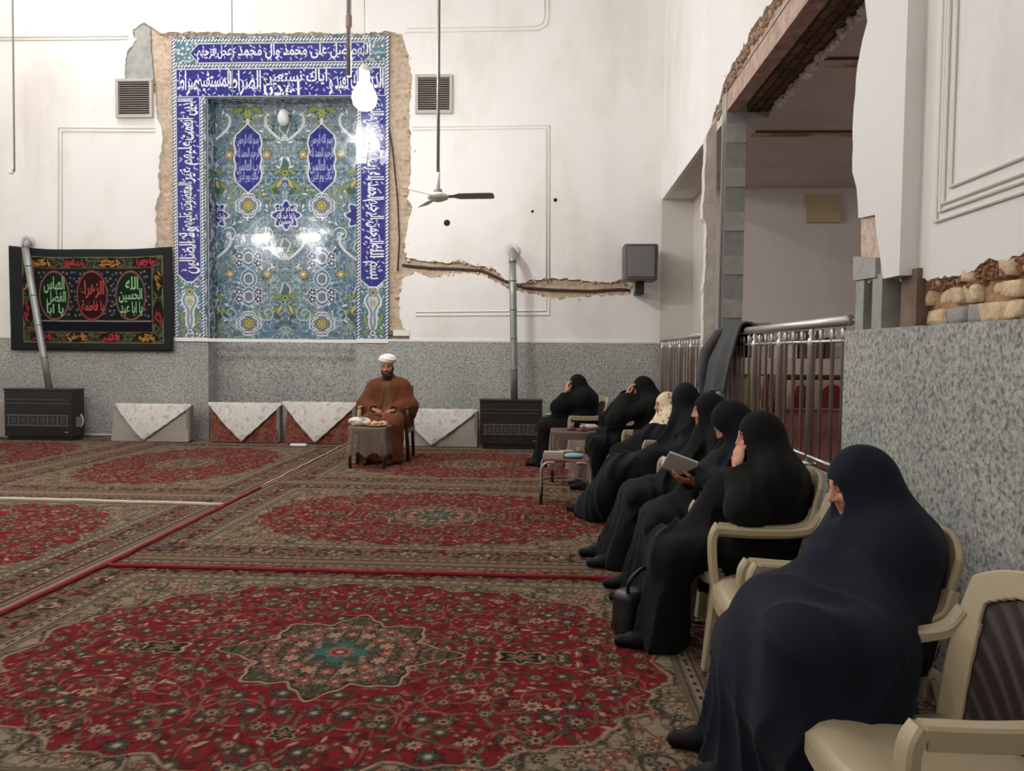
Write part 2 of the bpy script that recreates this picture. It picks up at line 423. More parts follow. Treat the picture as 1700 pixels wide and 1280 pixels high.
zdl, zdr = HD + 0.03, HD
edge[0] = (edge[0][0], HD); edge[-1] = (edge[-1][0], HD)
poly = [(XL, HD)] + jag(edge, 0.05, 0.018) + [(XR, HD), (XR, CEIL), (XL, CEIL)]
v, f = curve_fill([poly], 0.045)
v = [(x, YB + 0.045 - z, y) for x, y, z in v]
struct('plaster_coat', (v, [], f), M_PLAS, wall_back)
# crumbled mortar along the broken plaster edge
def rubble(path, n, r0, r1, dfun, seed):
    rr = random.Random(seed); bm = bmesh.new()
    seg = [(path[i], path[i + 1]) for i in range(len(path) - 1)]
    for _ in range(n):
        (a, b) = rr.choice(seg); t = rr.random(); r = rr.uniform(r0, r1)
        u = a[0] + (b[0] - a[0]) * t + rr.gauss(0, r1 * 0.7); w = a[1] + (b[1] - a[1]) * t + rr.gauss(0, r1 * 0.5)
        g = bmesh.ops.create_icosphere(bm, subdivisions=1, radius=r)
        M = Matrix.Translation(dfun(u, w)) @ Matrix.Rotation(rr.uniform(0, 6), 4, 'Z') @ Matrix.Rotation(rr.uniform(0, 6), 4, 'X') @ Matrix.Diagonal((rr.uniform(.7, 1.8), rr.uniform(.7, 1.2), rr.uniform(.5, 1.0), 1))
        for q in g['verts']: q.co += Vector((rr.uniform(-.12, .12) * r, rr.uniform(-.12, .12) * r, rr.uniform(-.12, .12) * r)); q.co = M @ q.co
    return bm
struct('broken_mortar', rubble(edge[30:55], 260, 0.012, 0.035, lambda u, w: (u, YB + 0.03, w), 3), mat('pale_mortar', C(216, 192, 166), 0.95, bump=0.8, bscale=40, var=0.2), wall_back)
struct('broken_brick_edge', rubble(edge[16:31], 170, 0.015, 0.04, lambda u, w: (u, YB + 0.035, w), 5), M_BRICK, wall_back)
# dark pipe lying in the channel
pc = [PY(x, y, YB + 0.02) for x, y in ((668, 441), (690, 442), (720, 446), (760, 447), (800, 450), (836, 466), (870, 478), (920, 481), (980, 483), (1030, 480), (1046, 483))]
struct('buried_pipe', TUBE([p + Vector((0, 0, rnd.uniform(-.01, .01))) for p in pc], 0.022, 8), mat('dark_pipe', C(70, 52, 42), 0.7), wall_back)
# cement patch above the left grille
cp = jag([W(209, 136), W(207, 110), W(213, 88), W(226, 66), W(222, 52), W(238, 40), W(248, 44), W(250, 90), W(256, 140), W(209, 136)], 0.06, 0.012)[:-1]
bm = bmesh.new(); prism(bm, cp, 0.04, 1, YB + 0.012); struct('cement_patch', bm, M_CEM, wall_back)
# granite dado, stepping back inside the niche
bm = bmesh.new()
box(bm, XL, YB - 0.012, 0, NX0, YB + 0.05, HD); box(bm, NX1, YB - 0.012, 0, XR, YB + 0.05, HD)
box(bm, NX0 - 0.001, YB + DEPTH, 0, NX1 + 0.001, YB + DEPTH + 0.03, HD)
box(bm, NX0 - 0.03, YB - 0.013, 0, NX0 + 0.006, YB + DEPTH + 0.03, HD); box(bm, NX1 - 0.006, YB - 0.013, 0, NX1 + 0.03, YB + DEPTH + 0.03, HD)
struct('granite_dado', bm, M_GRAN, wall_back)
bm = bmesh.new(); box(bm, NX1, YB - 0.016, HD, XR, YB, HD + 0.035)
box(bm, XL, YB - 0.016, HD, NX0, YB, HD + 0.03); struct('white_dado_edge', bm, M_WHITE, wall_back)
# plaster mouldings of the back wall
def mould(name, pts, w=0.03, plane='y', at=YB, closed=False, gap=0.055):
    bm = bmesh.new()
    P = [Vector((a, at - 0.008, b)) if plane == 'y' else Vector((at - 0.008, a, b)) for a, b in pts]
    if closed: P.append(P[0])
    tube(bm, P, 0.01, sq=None, seg=6)
    return struct(name, bm, M_MOULD)
for i, (pts, g) in enumerate((
        ([W(0, 62), W(214, 60)], 0), ([W(0, 67), W(212, 65)], 0),
        ([W(258, 213), W(97, 212), W(97, 540)], 0), ([W(258, 219), W(103, 218), W(103, 540)], 0),
        ([W(684, 211), W(912, 208), W(912, 468)], 0), ([W(684, 216), W(907, 213), W(907, 468)], 0),
        ([W(907, 492), W(907, 516), W(690, 518)], 0), ([W(912, 494), W(912, 523), W(690, 524)], 0),
        ([W(672, 54), W(895, 50), W(908, 42), W(911, 28), W(911, 0)], 0), ([W(676, 47), W(890, 44), W(901, 38), W(904, 26), W(904, 0)], 0))):
    mould('trim_%d' % (i + 1), pts)
# small holes in the plaster
for (x, y, r) in ((742, 370, 0.05), (922, 332, 0.03), (884, 351, 0.022)):
    p = PY(x, y, YB - 0.003); bm = bmesh.new(); lathe(bm, [(0.0001, 0), (r, 0), (r * .8, -0.004)], p, 12, ax=1); struct('plaster_hole', bm, M_DARK, wall_back)

# ------------------------------------------------------------------ right wall, its dado, pilaster and header
wall_right = struct('wall_right', BOX(XR + 0.13, YF, 0, XR + 0.45, YO - 0.3, CEIL), M_EARTH)
struct('granite_dado', BOX(XR, YF, 0, XR + 0.45, YO, HD), M_GRAN, wall_right)
XP = XR + 0.085
be = [R_(x, y, XP) for x, y in ((1486, 462), (1500, 466), (1520, 462), (1540, 464), (1568, 458), (1598, 455), (1612, 452), (1626, 441), (1640, 432), (1662, 437), (1682, 427), (1700, 419))]
be[0] = (be[0][0] + 0.12, be[0][1])
be += [(be[-1][0] - 0.4, be[-1][1] + 0.06), (1.4, 2.05), (0.2, 1.95), (YF, 1.9)]
poly = jag(be, 0.03, 0.010) + [(YF, CEIL), (be[0][0], CEIL)]
v, f = curve_fill([poly], 0.045)
struct('plaster_coat', ([(XP + 0.045 - z, x, y) for x, y, z in v], [], f), M_PLAS2, wall_right)
# exposed rough bricks under the broken plaster
bm = bmesh.new(); rr = random.Random(11)
zc = HD
for row, hgt in enumerate((0.088, 0.082, 0.08, 0.075)):
    y = 3.9 - rr.uniform(0, 0.1)
    while y > 0.4:
        w = rr.uniform(0.09, 0.2) if row != 3 else rr.uniform(0.06, 0.16)
        dd = rr.uniform(-0.02, 0.025) + (0.05 if row > 2 else 0)
        vs = box(bm, XR + 0.10 + dd, y - w + 0.012, zc + 0.006, XR + 0.2, y, zc + hgt - 0.006 + rr.uniform(-.004, .004), mi=0 if row > 0 or rr.random() > .4 else 1)
        for q in vs: q.co += Vector((rr.uniform(-.012, .012), rr.uniform(-.012, .012), rr.uniform(-.008, .008)))
        y -= w
    zc += hgt
bmesh.ops.subdivide_edges(bm, edges=bm.edges[:], cuts=2, use_grid_fill=True)
for q in bm.verts:
    n = mnoise.noise(q.co * 22.0); n2 = mnoise.noise(q.co * 55.0 + Vector((5, 2, 1)))
    q.co.x += 0.012 * n + 0.006 * n2; q.co.z += 0.006 * n2; q.co.y += 0.006 * n
bmesh.ops.smooth_vert(bm, verts=bm.verts[:], factor=0.45, use_axis_x=True, use_axis_y=True, use_axis_z=True)
struct('rough_bricks', bm, [mat('mud_brick', C(214, 190, 156), 0.95, bump=0.9, bscale=30, var=0.22, vscale=14), M_CEM], wall_right, smooth=True)
struct('crumbling_mud_edge', rubble(be[:14], 360, 0.012, 0.034, lambda u, w: (XP + 0.04, u, w - 0.02), 8), mat('brown_mud', C(150, 112, 84), 0.95, bump=1.0, bscale=40, var=0.3), wall_right)
struct('cement_smear', rubble([(3.0, HD + 0.02), (2.2, HD + 0.03)], 60, 0.02, 0.05, lambda u, w: (XR + 0.13, u, w), 9), M_CEM, wall_right)
# pilaster beside the opening
pe = [R_(x, y, XR) for x, y in ((1436, -60), (1436, 0), (1441, 34), (1431, 66), (1423, 110), (1416, 200), (1415, 285), (1423, 312), (1425, 362))]
pz = R_(1470, 462, XR)
pil = [(3.75, CEIL), (pe[0][0], CEIL)] + jag(pe, 0.06, 0.008) + [(pe[-1][0], pe[-1][1]), (4.05, pe[-1][1] - 0.02), (4.03, pe[-1][1] - 0.1), (3.95, pz[1] + 0.06), (3.93, pz[1]), (3.75, pz[1])]
bm = bmesh.new(); prism(bm, pil, 0.45, 0, XR); struct('pilaster', bm, M_PLAS2, wall_right)
bm = bmesh.new(); prism(bm, jag([R_(1424, 358, XR), R_(1452, 362, XR), R_(1456, 420, XR), R_(1460, 462, XR), R_(1424, 470, XR), R_(1424, 358, XR)], .04, .01)[:-1], 0.3, 0, XR + 0.02)
struct('broken_masonry', bm, mat('pink_plaster_rubble', C(205, 184, 168), 0.95, bump=1.0, bscale=20, var=0.25, vscale=15), wall_right)
bm = bmesh.new(); prism(bm, [R_(1418, 426, XR), R_(1455, 428, XR), R_(1455, 460, XR), R_(1418, 466, XR)], 0.1, 0, XR - 0.006); struct('cement_pad', bm, M_CEM, wall_right)
bm = bmesh.new()
y0, y1 = R_(1419, 500, XR)[0], R_(1432, 500, XR)[0]; box(bm, XR + 0.005, y1, HD, XR + 0.12, y0, pz[1] + 0.03)
y0, y1 = R_(1446, 500, XR)[0], R_(1462, 500, XR)[0]; box(bm, XR + 0.005, y1, HD, XR + 0.03, y0, pz[1] + 0.03)
box(bm, XR + 0.03, y1 - 0.004, HD, XR + 0.2, y1 + 0.008, pz[1] + 0.03)
struct('steel_stub', bm, M_STEEL, wall_right)
struct('rusty_stub', BOX(XR + 0.06, 3.70, HD, XR + 0.2, 3.86, pz[1] + 0.03), mat('brown_rust', C(120, 98, 86), 0.8, var=0.3), wall_right)
# moulded panel of the near wall
mp = [R_(x, y, XP) for x, y in ((1568, -40), (1556, 368), (1740, 316))]
for i, (dy, dz) in enumerate(((0, 0), (-0.035, 0.04), (-0.06, 0.07), (-0.12, 0.13))):
    yy = mp[1][0] + dy; zz = mp[1][1] + dz
    bm = bmesh.new(); tube(bm, [(XP - 0.006, yy, CEIL - 1), (XP - 0.006, yy, zz), (XP - 0.006, -1, zz)], 0.011, 6)
    struct('trim_%d' % (11 + i), bm, M_MOULD)
# plaster above the opening
he = [(YB, HOPEN), (8.6, HOPEN), (8.35, HOPEN + 0.03), (8.1, HOPEN + 0.16), (7.85, HOPEN + 0.2), (7.6, HOPEN + 0.34), (7.2, HOPEN + 0.36), (6.6, HOPEN + 0.4), (5.9, HOPEN + 0.37), (5.2, HOPEN + 0.42), (4.6, HOPEN + 0.4), (4.1, HOPEN + 0.42)]
poly = [he[0]] + jag(he[1:], 0.05, 0.03) + [(4.1, CEIL), (YB, CEIL)]
v, f = curve_fill([poly], 0.05)
header = struct('wall_right_header', ([(XR + 0.05 - z, x, y) for x, y, z in v], [], f), M_PLAS)
struct('core', BOX(XR + 0.05, 4.1, HOPEN + 0.16, XR + 0.45, YB, CEIL), M_BRICK, header)
struct('soffit', BOX(XR + 0.05, 7.75, HOPEN, XR + 0.45, YB, HOPEN + 0.17), M_ADJ, header)
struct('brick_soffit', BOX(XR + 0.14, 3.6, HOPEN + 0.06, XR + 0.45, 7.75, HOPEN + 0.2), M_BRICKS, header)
struct('broken_brick_edge', rubble(he[3:], 420, 0.018, 0.042, lambda u, w: (XR + 0.05, u, w - 0.03), 12), mat('red_brown_brick', C(176, 150, 128), 0.95, bump=0.8, bscale=30, var=0.3), header)
struct('soffit_lip', rubble([(7.6, HOPEN + 0.03), (4.0, HOPEN + 0.03)], 160, 0.015, 0.04, lambda u, w: (XR + 0.45, u, w), 13), M_ADJ, header)
bm = bmesh.new(); box(bm, XR + 0.01, 3.7, HOPEN + 0.02, XR + 0.022, 7.62, HOPEN + 0.2); box(bm, XR + 0.01, 3.7, HOPEN + 0.008, XR + 0.14, 7.62, HOPEN + 0.022); box(bm, XR + 0.01, 3.7, HOPEN + 0.188, XR + 0.14, 7.62, HOPEN + 0.2)
struct('steel_lintel', bm, M_RUST, header)
# steel post in the opening
post = struct('trim_20', BOX(XR + 0.005, 7.56, 0.0, XR + 0.20, 7.75, HOPEN + 0.2), M_STEEL)
bm = bmesh.new()
for k in range(7): box(bm, XR + 0.01, 7.548, 0.95 + k * 0.42, XR + 0.195, 7.562, 1.13 + k * 0.42)
struct('batten_plate', bm, mat('pale_steel', C(176, 177, 173), 0.6, metal=0.2, var=0.15), post)
pr = [PY(x, y, 7.6) for x, y in ((1189, 195), (1172, 225), (1169, 300), (1165, 362), (1172, 370), (1171, 440), (1167, 480), (1167, 590), (1187, 590))]
bm = bmesh.new(); prism(bm, jag([(p.x, p.z) for p in pr], 0.06, 0.007), 0.14, 1, 7.58); struct('plaster_remnant', bm, mat('broken_plaster', C(214, 206, 196), 0.9, bump=0.7, bscale=15, var=0.12), post)

# ------------------------------------------------------------------ raised side room behind the railing
HP = 0.70
plat = struct('floor_side_room', BOX(XR + 0.02, 0.2, 0, 7.5, YB + 0.3, HP), mat('red_carpeted_floor', C(112, 50, 47), 0.95, bump=0.4, bscale=90, var=0.35, vscale=26))
struct('granite_riser', BOX(XR, YO - 0.01, 0, XR + 0.03, YB, HP + 0.03), M_GRAN, plat)
struct('wall_side_room_back', BOX(2.13, 11.0, HP, 7.5, YB + 0.4, HOPEN), M_ADJ)
struct('wall_side_room_pier', BOX(XR, YB, HP, 2.14, YB + 0.4, HOPEN), M_ADJ)
struct('wall_side_room_right', BOX(7.4, 0.2, HP, 7.6, 11.1, HOPEN), M_ADJ)
struct('wall_side_room_front', BOX(XR + 0.45, 0.1, HP, 7.5, 0.3, HOPEN), M_ADJ)
cs = struct('ceiling_side_room', BOX(XR + 0.45, 0.2, HOPEN, 7.5, YB + 0.4, HOPEN + 0.2), plaster('stained_ceiling', C(206, 202, 194), 0.10))
def rust_line(y):
    m = bpy.data.materials.get('rust_stained_plaster')
    if m is None:
        m, nt, bs = nodes_of('rust_stained_plaster'); tc = nt.nodes.new('ShaderNodeTexCoord')
        n = nt.nodes.new('ShaderNodeTexNoise'); n.inputs['Scale'].default_value = 2.2; n.inputs['Detail'].default_value = 5
        nt.links.new(tc.outputs['Object'], n.inputs['Vector'])
        r = ramp(nt, [(0.40, C(206, 196, 184)), (0.53, C(186, 152, 122)), (0.62, C(150, 106, 76)), (0.8, C(200, 184, 168))]); nt.links.new(n.outputs['Fac'], r.inputs[0])
        nt.links.new(r.outputs[0], bs.inputs['Base Color']); bs.inputs['Roughness'].default_value = 0.9
    bm = bmesh.new(); box(bm, XR + 0.45, y - 0.10, HOPEN - 0.006, 7.4, y + 0.10, HOPEN + 0.01); struct('rust_stain', bm, m, cs)
    bm = bmesh.new(); box(bm, XR + 0.45, y - 0.115, HOPEN - 0.02, 7.4, y - 0.10, HOPEN + 0.01); struct('joist_edge', bm, mat('dark_joist', C(90, 72, 60), 0.9), cs)
rust_line(8.3); rust_line(6.3)
# ------------------------------------------------------------------ woven and glazed pattern, computed as colour on fine meshes
def lin3(r, g, b): return np.array([s2l(r), s2l(g), s2l(b)], dtype=np.float32)
def vnoise(x, y, s, seed):
    r = np.random.RandomState(seed); T = r.rand(257, 257)
    u, v = x * s + 1000.3, y * s + 1000.7
    i, j = np.floor(u).astype(int), np.floor(v).astype(int); fu, fv = u - i, v - j
    fu = fu * fu * (3 - 2 * fu); fv = fv * fv * (3 - 2 * fv)
    i %= 256; j %= 256
    return (T[j, i] * (1 - fu) + T[j, i + 1] * fu) * (1 - fv) + (T[j + 1, i] * (1 - fu) + T[j + 1, i + 1] * fu) * fv
def put(col, m, c, a=1.0):
    m = np.clip(m, 0, 1)[..., None] * a; col[:] = col * (1 - m) + np.asarray(c, dtype=np.float32) * m
def soft(d, w): return np.clip(0.5 - d / w, 0, 1)      # 1 inside (d<0)
class Canvas:
    def __init__(s, x0, x1, y0, y1, res):
        s.res = res; s.x = np.arange(x0, x1 + res / 2, res); s.y = np.arange(y0, y1 + res / 2, res)
        s.X, s.Y = np.meshgrid(s.x, s.y); s.col = np.zeros(s.X.shape + (3,), dtype=np.float32)
    def win(s, cx, cy, R):
        i0, i1 = np.searchsorted(s.x, [cx - R, cx + R]); j0, j1 = np.searchsorted(s.y, [cy - R, cy + R])
        return slice(j0, j1), slice(i0, i1)
    def flower(s, cx, cy, R, petals, cols, ang=0.0):
        """cols: outline, petal, ring, heart"""
        w = s.win(cx, cy, R * 1.25)
        X, Y = s.X[w] - cx, s.Y[w] - cy
        if X.size == 0: return
        r = np.hypot(X, Y); th = np.arctan2(Y, X) + ang
        e = R * (0.78 + 0.22 * np.cos(petals * th)); c = s.col[w]
        aa = max(s.res, R * 0.1)
        put(c, soft(r - e * 1.13, aa), cols[0]); put(c, soft(r - e * 0.92, aa), cols[1])
        put(c, soft(r - e * 0.52, aa), cols[2]); put(c, soft(r - R * 0.27, aa), cols[3])
    def leaf(s, cx, cy, L, wd, ang, cols):
        w = s.win(cx, cy, L)
        X, Y = s.X[w] - cx, s.Y[w] - cy
        if X.size == 0: return
        u = X * math.cos(ang) + Y * math.sin(ang); v = -X * math.sin(ang) + Y * math.cos(ang)
        v = v - 0.18 * wd * np.sin(u / L * 5)
        d = np.abs(v) - wd * np.clip(1 - (u / (L * .9)) ** 2, 0, None)
        c = s.col[w]; aa = max(s.res, wd * 0.3); ok = np.abs(u) < L * .9
        put(c, soft(d - wd * .25, aa) * ok, cols[0]); put(c, soft(d, aa) * ok, cols[1])
    def spiral(s, cx, cy, R, turns, a0, wd, c, sgn=1):
        w = s.win(cx, cy, R)
        X, Y = s.X[w] - cx, s.Y[w] - cy
        if X.size == 0: return
        r = np.hypot(X, Y); th = sgn * np.arctan2(Y, X) + a0
        k = r / R * turns - th / (2 * PI); d = np.abs(k - np.round(k)) * R / turns
        put(s.col[w], soft(d - wd / 2, s.res * 1.2) * (r < R), c, 0.9)
def scatter(rs, x0, x1, y0, y1, step):
    out = []
    for i in range(int((x1 - x0) / step)):
        for j in range(int((y1 - y0) / step)):
            out.append((x0 + (i + .5 + rs.uniform(-.38, .38) + (j % 2) * .5) * step, y0 + (j + .5 + rs.uniform(-.38, .38)) * step))
    rs.shuffle(out); return out

def carpet_colours(res=0.0062):
    """one quarter of a 4 x 3 m medallion carpet, then mirrored"""
    q = Canvas(0, 2.0, 0, 1.5, res); X, Y = q.X, q.Y; col = q.col; rs = random.Random(4)
    RED, RED2 = lin3(112, 29, 34), lin3(72, 26, 28)
    BEI, OLI, CRE = lin3(132, 117, 96), lin3(92, 84, 66), lin3(158, 136, 110)
    DRK, MAR, GRN = lin3(36, 29, 29), lin3(78, 28, 32), lin3(58, 68, 58)
    PNK, TEA = lin3(140, 82, 72), lin3(52, 94, 88)
    n1, n2 = vnoise(X, Y, 7, 1), vnoise(X, Y, 16, 2); n3 = vnoise(X, Y, 45, 3)
    # field and spandrels
    col[:] = BEI * (0.85 + 0.3 * n3[..., None])
    put(col, soft(np.abs(n1 - .5) - .04, .03), DRK, .85); put(col, soft(np.abs(n2 - .5) - .06, .05), OLI, .9); put(col, soft(np.abs(vnoise(X, Y, 24, 12) - .5) - .05, .05), lin3(66, 52, 46), .8)
    for cx, cy in scatter(rs, 0, 2.0, 0, 1.5, 0.085):
        k = rs.random(); R = rs.uniform(.022, .042)
        pal = (DRK, PNK, MAR, CRE) if k < .35 else ((DRK, OLI, CRE, RED) if k < .6 else ((DRK, CRE, PNK, MAR) if k < .8 else (DRK, GRN, CRE, DRK)))
        q.flower(cx, cy, R, rs.choice((5, 6, 8)), pal, rs.uniform(0, 3))
    # red oval with scalloped edge
    th = np.arctan2(Y / 1.0, X / 1.5)
    rr = ((X / 1.53) ** 2.3 + (Y / 1.04) ** 2.3) ** (1 / 2.3) + 0.020 * np.cos(th * 20) + 0.012 * np.cos(th * 44) + .10 * (n1 - .5) * np.clip((.9 - np.abs(np.sin(th * 2))) , 0, 1) + .03 * (n2 - .5) + .02
    field = soft(rr - 1.0, 0.008)
    put(col, soft(np.abs(rr - 1.0) - .008, .008), CRE, .5); put(col, soft(np.abs(rr - 1.020) - .007, .008), DRK, .6)
    red = np.zeros_like(col); red[:] = RED * (0.86 + 0.28 * n3[..., None])
    qq = Canvas(0, 2.0, 0, 1.5, res); qq.col = red
    put(red, soft(np.abs(n2 - .5) - .06, .04), RED2, .9); put(red, soft(np.abs(n1 - .48) - .022, .02), OLI, .8); put(red, soft(np.abs(vnoise(X, Y, 11, 8) - .5) - .02, .02), lin3(64, 52, 42), .85)
    for cx, cy in scatter(rs, 0, 1.6, 0, 1.1, 0.30):
        qq.spiral(cx, cy, rs.uniform(.11, .17), 1.6, rs.uniform(0, 6), 0.006, lin3(150, 104, 80), rs.choice((-1, 1)))
    for cx, cy in scatter(rs, 0, 1.6, 0, 1.1, 0.052):
        k = rs.random()
        if k < .55: qq.leaf(cx, cy, rs.uniform(.022, .045), rs.uniform(.006, .012), rs.uniform(0, 3.1), (rs.choice((RED2, DRK)), rs.choice((OLI, PNK, GRN, CRE, OLI, lin3(110, 90, 68)))))
        elif k < .78: qq.flower(cx, cy, rs.uniform(.012, .022), 5, (RED2, rs.choice((PNK, OLI, CRE, OLI)), RED, CRE), rs.uniform(0, 3))
    for cx, cy in scatter(rs, 0, 1.6, 0, 1.1, 0.135):
        k = rs.random()
        qq.flower(cx, cy, rs.uniform(.03, .052), rs.choice((6, 8, 10)), ((DRK, OLI, CRE, MAR) if k < .45 else (DRK, GRN, OLI, CRE) if k < .75 else (MAR, CRE, PNK, GRN) if k < .85 else (DRK, lin3(112, 78, 62), CRE, RED)), rs.uniform(0, 3))
    put3 = field[..., None]; col[:] = col * (1 - put3) + red * put3
    # pendants
    for (px, py, L, Wd) in ((0.86, 0, .13, .07), (1.0, 0, .06, .035), (0, 0.78, .05, .05)):
        d = np.hypot((X - px) / L, (Y - py) / Wd) + .2 * np.cos(6 * np.arctan2(Y - py, X - px))
        put(col, soft(d - 1.0, .12), CRE); put(col, soft(d - .86, .12), DRK); put(col, soft(d - .5, .12), OLI); put(col, soft(d - .22, .1), PNK)
    # medallion
    r = np.hypot(X, Y * 1.04); th = np.arctan2(Y, X)
    R = 0.43 + 0.045 * np.cos(8 * th) + 0.012 * np.cos(24 * th) + 0.10 * np.exp(-(th / .13) ** 2) + 0.04 * np.exp(-((th - PI / 2) / .12) ** 2)
    m = np.zeros_like(col); m[:] = OLI * (0.45 + 0.4 * n3[..., None])
    q3 = Canvas(0, 2.0, 0, 1.5, res); q3.col = m
    put(m, soft(np.abs(n2 - .5) - .06, .05), DRK, .9); put(m, soft(np.abs(n1 - .5) - .03, .03), BEI, .9)
    for x, y in scatter(rs, 0, .6, 0, .56, .055): q3.flower(x, y, rs.uniform(.016, .026), rs.choice((5, 6)), rs.choice(((DRK, BEI, MAR, CRE), (DRK, lin3(120, 66, 58), CRE, MAR), (DRK, OLI, CRE, DRK), (DRK, GRN, BEI, DRK))), rs.uniform(0, 3))
    for k in range(9):
        a = k * PI / 16; q3.flower(.34 * math.cos(a), .34 * math.sin(a) / 1.04, .052 if k % 2 else .038, 8, (DRK, PNK if k % 2 else BEI, MAR, CRE), 0)
    for k in range(5):
        a = k * PI / 8 ; q3.flower(.225 * math.cos(a), .225 * math.sin(a), .045, 6, (DRK, CRE if k % 2 else PNK, lin3(150, 60, 56), CRE), a)
    put(m, soft(r - .135 - .02 * np.cos(8 * th), .012), GRN); put(m, soft(r - .105 - .025 * np.cos(4 * th), .012), TEA)
    put(m, soft(r - .062 - .012 * np.cos(8 * th), .01), PNK); put(m, soft(r - .036, .01), MAR); put(m, soft(r - .02, .01), CRE)
    put(col, soft(r - R - .014, .008), CRE); put(col, soft(r - R, .008), DRK)
    mm = soft(r - R + .014, .008)[..., None]; col[:] = col * (1 - mm) + m * mm
    # borders
    d = np.minimum(2.0 - X, 1.5 - Y); s_ = np.where(2.0 - X < 1.5 - Y, Y, X)
    b = np.zeros_like(col); b[:] = lin3(110, 97, 80) * (0.75 + 0.35 * n3[..., None]); q4 = Canvas(0, 2.0, 0, 1.5, res); q4.col = b
    put(b, soft(np.abs(n2 - .5) - .085, .05) * (np.abs(d - .215) < .115), DRK, .95); put(b, soft(np.abs(n3 - .5) - .10, .1) * (np.abs(d - .215) < .115), lin3(70, 58, 50), .7); put(b, soft(np.abs(n1 - .46) - .04, .03) * (np.abs(d - .215) < .12), MAR, .85)
    rs2 = random.Random(9)
    def along(dist, step, fn):
        k = 0
        while k * step < 2.0 - dist + .01: fn(k * step, 1.5 - dist, k); k += 1
        k = 0
        while k * step < 1.5 - dist + .01: fn(2.0 - dist, k * step, k); k += 1
    along(.215, .26, lambda x, y, k: q4.flower(x, y, .075, 8, (DRK, CRE if k % 2 == 0 else PNK, lin3(110, 90, 74), MAR), 0))
    along(.215, .13, lambda x, y, k: (q4.leaf(x + .03, y + .05, .06, .018, .6 + k, (DRK, lin3(96, 92, 74))), q4.leaf(x - .02, y - .05, .06, .016, 2.2 + k, (DRK, MAR)))) 
    along(.30, .085, lambda x, y, k: q4.flower(x, y, .02, 5, (DRK, PNK, CRE, RED), k))
    along(.13, .085, lambda x, y, k: q4.flower(x, y, .02, 5, (DRK, PNK, CRE, RED), k))
    for (d0, w, c) in ((.0, .022, BEI), (.03, .02, MAR), (.062, .022, BEI), (.088, .006, DRK), (.345, .006, DRK), (.372, .038, BEI), (.408, .006, DRK), (.43, .014, OLI)):
        put(b, soft(np.abs(d - d0) - w / 2, .006), c)
    for (d0, c) in ((.372, DRK), (.062, MAR)):
        put(b, soft(np.abs(d - d0) - .008, .006) * (np.sin(s_ * 90) > .2), c)
    bb = soft(d - .44, .006)[..., None]; col[:] = col * (1 - bb) + b * bb
    full = np.concatenate([col[:, :0:-1], col], 1); full = np.concatenate([full[:0:-1], full], 0)
    return full
_cc = carpet_colours()
M_CARPET = coloured('woven_wool', 1.0, 0.30, 170, 0.5, 330, spec=0.07, sheen=0.0, bdist=0.006)
ny, nx = _cc.shape[:2]
_gx, _gy = np.meshgrid(np.linspace(-2.0, 2.0, nx), np.linspace(-1.5, 1.5, ny))
_gz = np.full_like(_gx, 0.012)
_gz[0] = _gz[-1] = 0.001; _gz[:, 0] = _gz[:, -1] = 0.001
CARP = 'medallion carpets laid edge to edge'
def carpet(first, cx, cy, rz, label):
    if first is None:
        o = grid_mesh('medallion_carpet', np.stack([_gx, _gy, _gz], -1), nx, ny, M_CARPET, cols=_cc)
    else:
        o = first.copy(); COL.objects.link(o)
    o.location = (cx, cy, 0); o.rotation_euler = (0, 0, rz)
    return props(o, label, 'carpet', CARP)
XS = -3.0
c0 = carpet(None, XS + 2.015, 3.53, 0, 'nearest red medallion carpet in front of the camera, cream and teal centre')
carpet(c0, XS + 2.015, 6.57, 0, 'red medallion carpet in the middle of the floor beside the seated people')
carpet(c0, XS + 2.015, 9.60, 0, 'red medallion carpet under the wooden armchair and the far small table')
carpet(c0, XS - 1.53, 9.27, PI / 2, 'red medallion carpet in front of the lace covered cushions, left of the seam')
carpet(c0, XS - 1.53, 5.2, PI / 2, 'red medallion carpet at the left edge, nearer than the white string')
carpet(c0, XS - 4.57, 9.6, PI / 2, 'far left carpet in front of the left gas heater')
# the next carpet is only as wide as the gap left before the wall
_k = int(0.60 / 4.0 * (nx - 1)); _z = _gz[:, :_k].copy(); _z[:, -1] = 0.001
_s = grid_mesh('medallion_carpet', np.stack([_gx[:, :_k] + 2.0, _gy[:, :_k], _z], -1), _k, ny, M_CARPET, cols=_cc[:, :_k])
_s.location = (XS + 4.03, 3.53, 0); props(_s, 'narrow carpet strip under the chairs along the right wall', 'carpet', CARP)
carpet(c0, XS - 4.57, 5.5, PI / 2, 'outermost left carpet at the picture edge')
# cords along the seams
def cord(name, pts, r, m, label, cat='cord', wob=0.006, seed=1):
    rr = random.Random(seed); P = []
    for i in range(len(pts) - 1):
        a, b = Vector(pts[i]), Vector(pts[i + 1]); n = max(2, int((b - a).length / 0.12))
        for k in range(n): P.append(a.lerp(b, k / n) + Vector((rr.uniform(-wob, wob), rr.uniform(-wob, wob), 0)))
    P.append(Vector(pts[-1])); bm = bmesh.new(); tube(bm, P, r, 8)
    return props(obj(name, bm, m, smooth=True), label, cat)
M_CORD = mat('red_braid', C(142, 20, 36), 0.85, bump=0.5, bscale=200)
zc = 0.022
cord('red_braid', [PZ(-60, 1047, zc), PZ(175, 938, zc), PZ(400, 825, zc), PZ(432, 809, zc)], 0.017, M_CORD, 'long red braid running along the carpet seam away from the camera')
cord('red_braid', [PZ(176, 938, zc), PZ(600, 949, zc), PZ(1050, 961, zc)], 0.015, M_CORD, 'red braid running across the floor to the seated people, along a carpet seam', seed=2)
